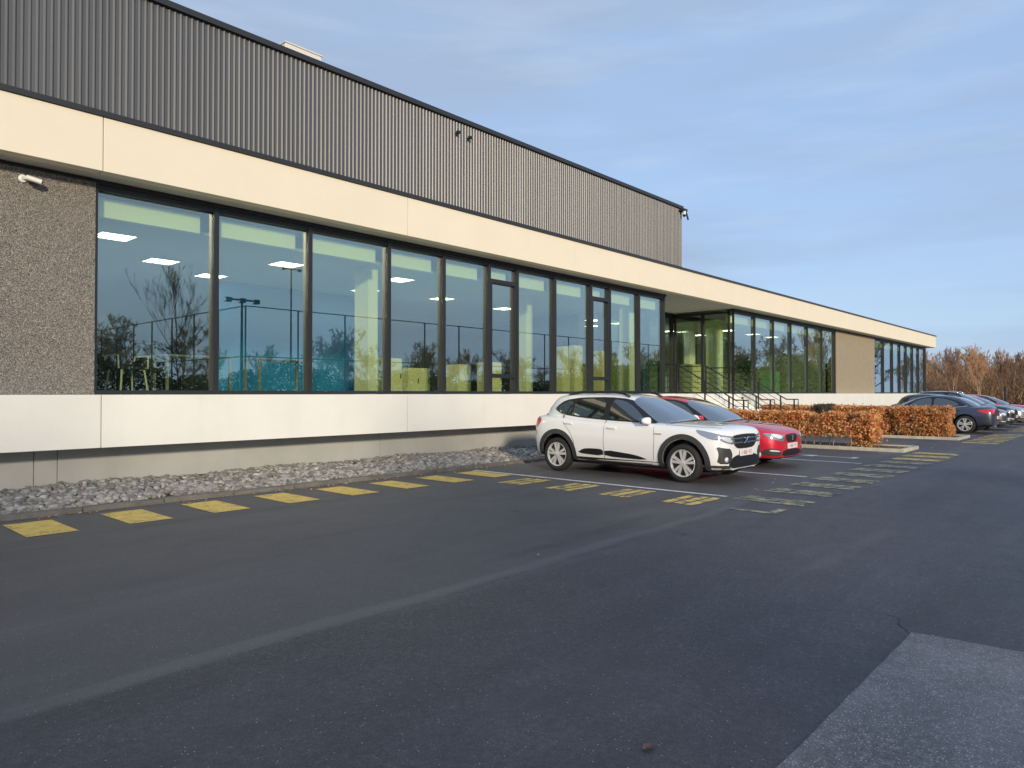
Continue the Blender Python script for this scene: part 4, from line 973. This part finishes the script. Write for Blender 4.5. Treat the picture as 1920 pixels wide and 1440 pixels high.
# ================================================================ HEDGES
def hedge(name, label, x0, x1, y0, y1, z0, z1, nleaf, gaps=(), thin=None, stems=True, m='beech', size=.044, nst=26):
    r = empty(name, ((x0+x1)/2, (y0+y1)/2, 0)); tag(r, label, 'hedge')
    P = []
    while len(P) < nleaf:
        q = rng.random((nleaf*2, 3)); 
        # push points towards the surface of the box
        ax = rng.integers(0, 5, len(q)); e = rng.beta(1, 3.2, len(q))*0.5
        q[:,0] = np.where(ax == 0, e, np.where(ax == 1, 1-e, q[:,0])); q[:,1] = np.where(ax == 2, e*.3, q[:,1]); q[:,2] = np.where(ax >= 3, 1-e, q[:,2])
        p = np.stack([x0+q[:,0]*(x1-x0), y0+q[:,1]*(y1-y0), z0+q[:,2]*(z1-z0)], 1)
        lump = np.array([noise.noise(Vector((a*2.2, b_*2.2, c_*2.6))) for a, b_, c_ in p])
        p += rng.normal(size=p.shape)*.018; p[:,2] += (lump*.07+rng.exponential(.012, len(p)))*(q[:,2] > .5); p[:,0] += lump*.05*np.where(q[:,0] < .5, -1, 1)
        keep = lump > -.34 + .5*(rng.random(len(p))-.5)*0.6
        for (ga, gb, gz0, gz1, dens) in gaps:
            ing = (p[:,1] > ga) & (p[:,1] < gb) & (p[:,2] > gz0) & (p[:,2] < gz1); keep &= ~(ing & (rng.random(len(p)) > dens))
        P += list(p[keep])
    P = np.array(P[:nleaf]); o_ = np.array(r.location); V, F = leaves(P-o_, size)
    link('foliage', rawmesh('foliage', V, F, M[m]), r)
    if stems:
        b = MB()
        for k in range(nst):
            y = y0+.08+(y1-y0-.1)*(k+rng.random()*.6)/nst; x = (x0+x1)/2+rng.normal()*(x1-x0)*.16
            pts = [(x, y, 0.0)]
            for j in range(1, 5): pts.append((x+rng.normal()*.03*j, y+rng.normal()*.03*j, z1*.92*j/4))
            b.tube([tuple(np.array(q)-o_) for q in pts], [.011, .010, .008, .006, .003], 5)
            for j in range(6):
                q0 = np.array(pts[rng.integers(1, 4)]); q1 = q0+rng.normal(size=3)*np.array([.13,.13,.10])+np.array([0,0,.1]); b.tube([tuple(q0-o_), tuple(q1-o_)], [.005, .002], 4)
        b.build('stems', M['bark'], r)
    return r
hedge('beech_hedge', 'copper brown beech hedge beside the red car, bare at its feet', 20.35, 21.25, 5.5, 11.2, .32, .95, 32000, gaps=[(5.5, 6.4, .0, .7, .6)])
hedge('beech_hedge', 'copper brown beech hedge in front of the navy saloon, with a hole near its end', 27.0, 28.1, 4.95, 11.3, .08, 1.0, 62000, gaps=[(5.9, 6.2, .1, .8, .4)], nst=34)
# clump of leaves reaching the ground at the end of the first hedge
P = rng.normal(size=(1500,3))*np.array([.17,.17,.12])+np.array([20.75, 5.75, .30]); r = empty('beech_shrub', (20.75, 5.75, 0.06)); tag(r, 'low clump of copper leaves at the open end of the first hedge', 'shrub')
V, F = leaves(P-np.array(r.location), .038); link('foliage', rawmesh('foliage', V, F, M['beech']), r)
b = MB(); 
for k in range(7): b.tube([(rng.normal()*.04, rng.normal()*.04, -.02), (rng.normal()*.12, rng.normal()*.12, .4)], [.01,.004], 5)
b.build('stems', M['bark'], r)
hedge('beech_hedge', 'distant clipped copper hedge at the far end of the car park', 62, 78, 10.5, 12.0, .1, 1.1, 16000, size=.075, stems=False)
hedge('evergreen_shrub', 'low dark shrub beside the foot of the entrance steps', 25.9, 27.3, 8.6, 9.0, .1, 1.08, 5000, size=.03, stems=False, m='bark_dark')

# leaf litter blown against kerbs and hedges
P = []
for (x0, x1, y0, y1, n_) in ((20.1, 21.5, 4.8, 9, 260), (26.5, 28.3, 4.7, 9, 260), (21.6, 26.3, 4.4, 10, 120), (0, 19, 9.75, 10.07, 260), (14, 20, 8.5, 10, 60), (9, 34, 3.2, 5.0, 40), (1, 12, 2.5, 9.5, 8)):
    q = rng.random((n_, 3)); P += [(x0+a*(x1-x0), y0+(b_ if y0 < 9.6 else b_**.5)*(y1-y0), .014 if not (20 < x0+a*(x1-x0) < 21.6 and y0 == 4.8 or y0 == 4.7) else .075) for a, b_, c_ in q]
P = np.array(P); V, F = leaves(P, .026); V[:,2] = np.repeat(P[:,2], 4)+(V[:,2]-np.repeat(P[:,2], 4))*.3
o = link('leaf_litter', rawmesh('leaf_litter', V, F, M['beech'])); tag(o, 'scattered small copper leaves along the kerbs', 'fallen leaves', kind='stuff')
# ================================================================ TREES
def bare_tree(seed, h, spread=.42, depth=5, r0=.13, lean=.0, br=(3,4), up=.35, twigs=True, minr=.008, first=.25):
    rnd = random.Random(seed); T = MB(); W = MB()
    def grow(p, d, L, r, lv):
        nseg = 4 if lv < 2 else 3; pts = [p]; dd = d.copy()
        for k in range(nseg):
            dd = (dd+Vector((rnd.gauss(0,.10), rnd.gauss(0,.10), rnd.gauss(0,.06)+.05*up))).normalized(); pts.append(pts[-1]+dd*L/nseg)
        rs = [max(r*(1-.45*k/nseg) if lv else r*(1-.75*k/nseg), minr) for k in range(nseg+1)]
        (T if lv == 0 else W).tube(pts, rs, 7 if lv == 0 else (5 if lv == 1 else 3), cap=False)
        if lv >= depth: return
        nb = rnd.randint(*br)+(7 if lv == 0 else (2 if lv == 1 else 0))
        for k in range(nb):
            t = (first+(1-first)*(k+rnd.random())/nb) if lv == 0 else rnd.uniform(.25, 1.0)
            i = min(int(t*nseg), nseg-1); q = pts[i].lerp(pts[i+1], t*nseg-i)
            a = rnd.uniform(0, 2*PI); side = Vector((math.cos(a), math.sin(a), 0)); 
            nd = (dd*(up+.3*rnd.random())+side*spread*(1.3 if lv == 0 else 1)+Vector((0,0,up*.9))+Vector((rnd.gauss(0,.2),rnd.gauss(0,.2),rnd.gauss(0,.15)))).normalized()
            LL = L*rnd.uniform(.42,.62)*((1.15-.6*t) if lv == 0 else 1)
            grow(q, nd, LL, max(rs[i]*.5, minr), lv+1)
    grow(Vector((0,0,-.1)), Vector((lean, 0, 1)).normalized(), h*.85, r0, 0)
    return T, W
def tree(name, loc, TW, bark, twig, label, group, sc=1, rz=0):
    r = empty(name, loc, rz); r.scale = (sc, sc, sc); tag(r, label, 'tree', group)
    TW[0].build('trunk', M[bark], r, smooth=True); TW[1].build('crown', M[twig], r); return r
protos = []
kinds = [(11, 9.0, .36, .09, 'bark', 'twig_rust', .7), (12, 8.0, .42, .09, 'bark', 'twig_brown', .6), (13, 10, .34, .11, 'bark', 'twig_rust', .7), (14, 9, .6, .18, 'twig_grey', 'twig_grey', .35), (15, 7.5, .5, .10, 'bark', 'twig_brown', .45), (21, 9, .40, .06, 'bark_dark', 'bark_dark', .62)]
klab = ['slender bare tree with rust coloured twigs in the far belt', 'bare brown birch-like tree in the far belt', 'tall narrow bare tree with reddish twigs in the far belt', 'spreading grey bare tree standing out above the far belt', 'bushy bare brown tree in the far belt', '']
G = 'bare trees along the far edge of the site'
cam2 = Vector((0, 0))
F2 = Vector((math.cos(YAW), math.sin(YAW))); R2 = Vector((math.sin(YAW), -math.cos(YAW)))
placed = 0
rr = random.Random(3)
spots = []
for row, (z, n_) in enumerate(((80, 20), (92, 24), (106, 26), (122, 26))):
    for k in range(n_):
        u = .545+.26*(k+rr.random())/n_; zz = z*rr.uniform(.95, 1.06)
        p = (F2+R2*u)*zz; spots.append((p.x, p.y, rr.choice([0,0,1,1,2,4,4]) , rr.uniform(.46,.66)*zz/100 if row < 3 else rr.uniform(.58,.76)))
pr = {}
for i, k in enumerate(kinds):
    pass
def place_tree(kind, x, y, sc, rz, lab=None, grp=G):
    if kind not in pr:
        s_, h, sp, r0, bk, tw, up = kinds[kind]
        pr[kind] = tree('bare_tree', (x, y, 0), bare_tree(s_, h, sp, 5 if kind != 5 else 4, r0, up=up, minr={3: .02, 5: .007}.get(kind, .014), first=.25 if kind != 5 else .35), bk, tw, lab or klab[kind], grp, sc, rz); return pr[kind]
    o = copy_tree(pr[kind]); o.location = (x, y, 0); o.scale = (sc,)*3; o.rotation_euler = (0,0,rz); o['label'] = lab or klab[kind]; o['group'] = grp; return o
for i, (x, y, k, sc) in enumerate(spots):
    zz = x*F2.x+y*F2.y; where = 'front' if zz < 86 else ('second' if zz < 99 else ('third' if zz < 114 else 'rear'))
    place_tree(k, x, y, sc, rr.uniform(0, 6.28), klab[k].replace('in the far belt', 'in the %s row of the far belt' % where))
for (u, z, sc) in ((.60, 92, .66), (.572, 100, .72), (.652, 108, .86), (.665, 112, .78)):
    p = (F2+R2*u)*z; place_tree(3, p.x, p.y, sc, rr.uniform(0,6.28))
# undergrowth below the far belt, as one mass of twigs, and a grassy mound
Vl = []; Fl = []; c0 = 0
n_ = 60000
u = rng.uniform(.53, .82, n_); z = rng.uniform(66, 118, n_); hgt = (rng.beta(1.2, 1.9, n_))*(2.6+2.2*((u-.56)/.2).clip(0,1.2))
px = (F2.x+R2.x*u)*z; py = (F2.y+R2.y*u)*z
P0 = np.stack([px, py, hgt], 1); d = rng.normal(size=(n_,3))*np.array([.30,.30,.25])+np.array([0,0,.55]); s_ = rng.normal(size=(n_,3)); s_ /= np.linalg.norm(s_,axis=1)[:,None]
wv = s_*.022
V = np.stack([P0-wv, P0+wv, P0+d*1.1+wv*.3, P0+d*1.1-wv*.3], 1).reshape(-1,3); F = np.arange(4*n_).reshape(n_,4)
m = leafmat('undergrowth_twig', [(0,(.10,.075,.045)),(.4,(.22,.13,.075)),(.8,(.36,.19,.10)),(1,(.42,.30,.17))], .9, .1)
o = link('undergrowth', rawmesh('undergrowth', V, F, m)); tag(o, 'brown tangle of winter undergrowth below the far trees', 'undergrowth', kind='stuff')
# mound
b = MB(); nx, ny = 40, 30; vs = []
for j in range(ny+1):
    for i in range(nx+1):
        uu = .40+.62*i/nx; z = 74+78*j/ny; p = (F2+R2*uu)*z
        t = math.sin(PI*min(1, j/10)/2) if j < 10 else 1
        hh = t*(3.2*math.exp(-((uu-.50)/.10)**2)+1.6+.5*noise.noise(Vector((p.x*.1, p.y*.1, 0))))
        vs.append((p.x, p.y, hh-.1 if j else -.05))
b.add(vs, [(j*(nx+1)+i, j*(nx+1)+i+1, (j+1)*(nx+1)+i+1, (j+1)*(nx+1)+i) for j in range(ny) for i in range(nx)])
struct('embankment', b, M['field'], smooth=True)
# slim young birches in front of the far belt
GB = 'pale stemmed young trees in front of the far belt'
for (u, z, sc) in ((.625, 62, .50), (.665, 66, .55), (.668, 64, .5), (.70, 60, .48), (.735, 58, .45)):
    p = (F2+R2*u)*z; place_tree(0, p.x, p.y, sc, rr.uniform(0,6), 'pale stemmed young tree in front of the brown tree belt', GB)
def post_(x, y, h, label):
    r = empty('post', (x, y, 0)); tag(r, label, 'post'); b = MB().bevbox(-.06,.06,-.06,.06,0,h,.01); b.build('shaft', M['steel_dark'], r); MB().bevbox(-.075,.075,-.075,.075,h+.001,h+.05,.01).build('cap', M['black'], r)
p = (F2+R2*.70)*50; post_(p.x, p.y, 1.9, 'dark post beyond the far car row')

# ---- the side behind the camera: seen only as reflections in the glazing, plus unseen trees added to shade the car park
GR = 'bare trees across the road, mirrored in the glazing'
for (x, y, sc, k, lab) in ((25.4, -37, 1.22, 5, 'tall bare tree mirrored in the leftmost pane'),):
    place_tree(k, x, y, sc, 1.0, lab, GR)
for i in range(26):
    x = 12+i*4.6+rr.uniform(-1.5,1.5); y = rr.uniform(-52, -40) - (x*.05)
    place_tree(rr.choice([3,3,3,1]), x, y, rr.uniform(.62,.95), rr.uniform(0,6), 'bare tree across the road, mirrored in the glazing', GR)
P = []
n_ = 90000
x = rng.uniform(5, 160, n_); y = -40-rng.uniform(0, 5, n_)-x*.06; top = 3.6+1.0*np.sin(x*.35)+.6*np.sin(x*1.3)
z = top*rng.random(n_)**.7; V, F = leaves(np.stack([x,y,z],1), .17); o = link('evergreen_screen', rawmesh('evergreen_screen', V, F, M['evergreen'])); tag(o, 'dark evergreen screen planting across the road, mirrored in the glazing', 'planting', kind='stuff')
n_ = 60000
t = rng.random(n_); x = 80+t*14+rng.uniform(0, 4, n_); y = 2-t*48; top = 5.0+.8*np.sin(t*40)+.6*np.sin(t*97); z = top*rng.random(n_)**.7; V, F = leaves(np.stack([x,y,z],1), .20)
o = link('evergreen_screen', rawmesh('evergreen_screen', V, F, M['evergreen'])); tag(o, 'dark evergreen screen planting east of the car park, mirrored in the far panes', 'planting', kind='stuff')
for k in range(12): place_tree((3, 1, 3)[k % 3], 84+k*1.3+rr.uniform(-2,2), 1-k*4.2, rr.uniform(.75,1.05), rr.uniform(0,6), 'bare tree east of the car park, mirrored in the far panes', GR)
# sports court fence with floodlights
r = empty('court_fence', (17.5, -10, 0)); tag(r, 'tall dark mesh court fence mirrored in the glazing', 'fence')
runs = [((0,0),(0,-30)), ((0,0),(48,0))]
for (a, c) in runs:
    a = Vector((*a,0)); c = Vector((*c,0)); L = (c-a).length; n_ = int(L/3.0)
    for k in range(n_+1):
        if k == 0 and c.x > 0: continue
        p = a.lerp(c, k/n_); MB().tube([(p.x,p.y,0),(p.x,p.y,6.0)], .045, 8).build('fence_post', M['steel_dark'], r)
    for z in (5.98, 3.4): MB().tube([(a.x,a.y,z),(c.x,c.y,z)], .03, 6).build('rail', M['steel_dark'], r)
def mast(x, y, h, label, heads):
    r = empty('floodlight_mast', (x, y, 0)); tag(r, label, 'floodlight mast')
    MB().tube([(0,0,0),(0,0,h)], [.11,.06], 12).build('pole', M['steel_dark'], r)
    MB().tube([(-.9,0,h),(.9,0,h)], .05, 8).build('crossbar', M['steel_dark'], r)
    for s_ in heads: MB().bevbox(s_*.75-.16, s_*.75+.16, -.12, .18, h-.15, h+.08, .03).build('lamp_head', M['black'], r)
mast(31.8, -30, 12.1, 'tall twin headed floodlight mast mirrored in the second pane', (-1, 1)); mast(17.45, -10.3, 6.3, 'floodlight at the court fence corner mirrored in the second pane', (-1, 0, 1))
# unseen trees added behind the camera so their twigs filter the low sun
GS = 'unseen bare trees added to filter the low sun'
for k in range(20):
    x = -48+k*2.6; place_tree((1, 4, 3, 2)[k % 4], x+rr.uniform(-.8,.8), -17-rr.uniform(0, 7), rr.uniform(.95, 1.12)*(1 if k < 12 else 1-.05*(k-12)), rr.uniform(0,6), 'unseen bare tree added behind the camera to filter the sun', GS)
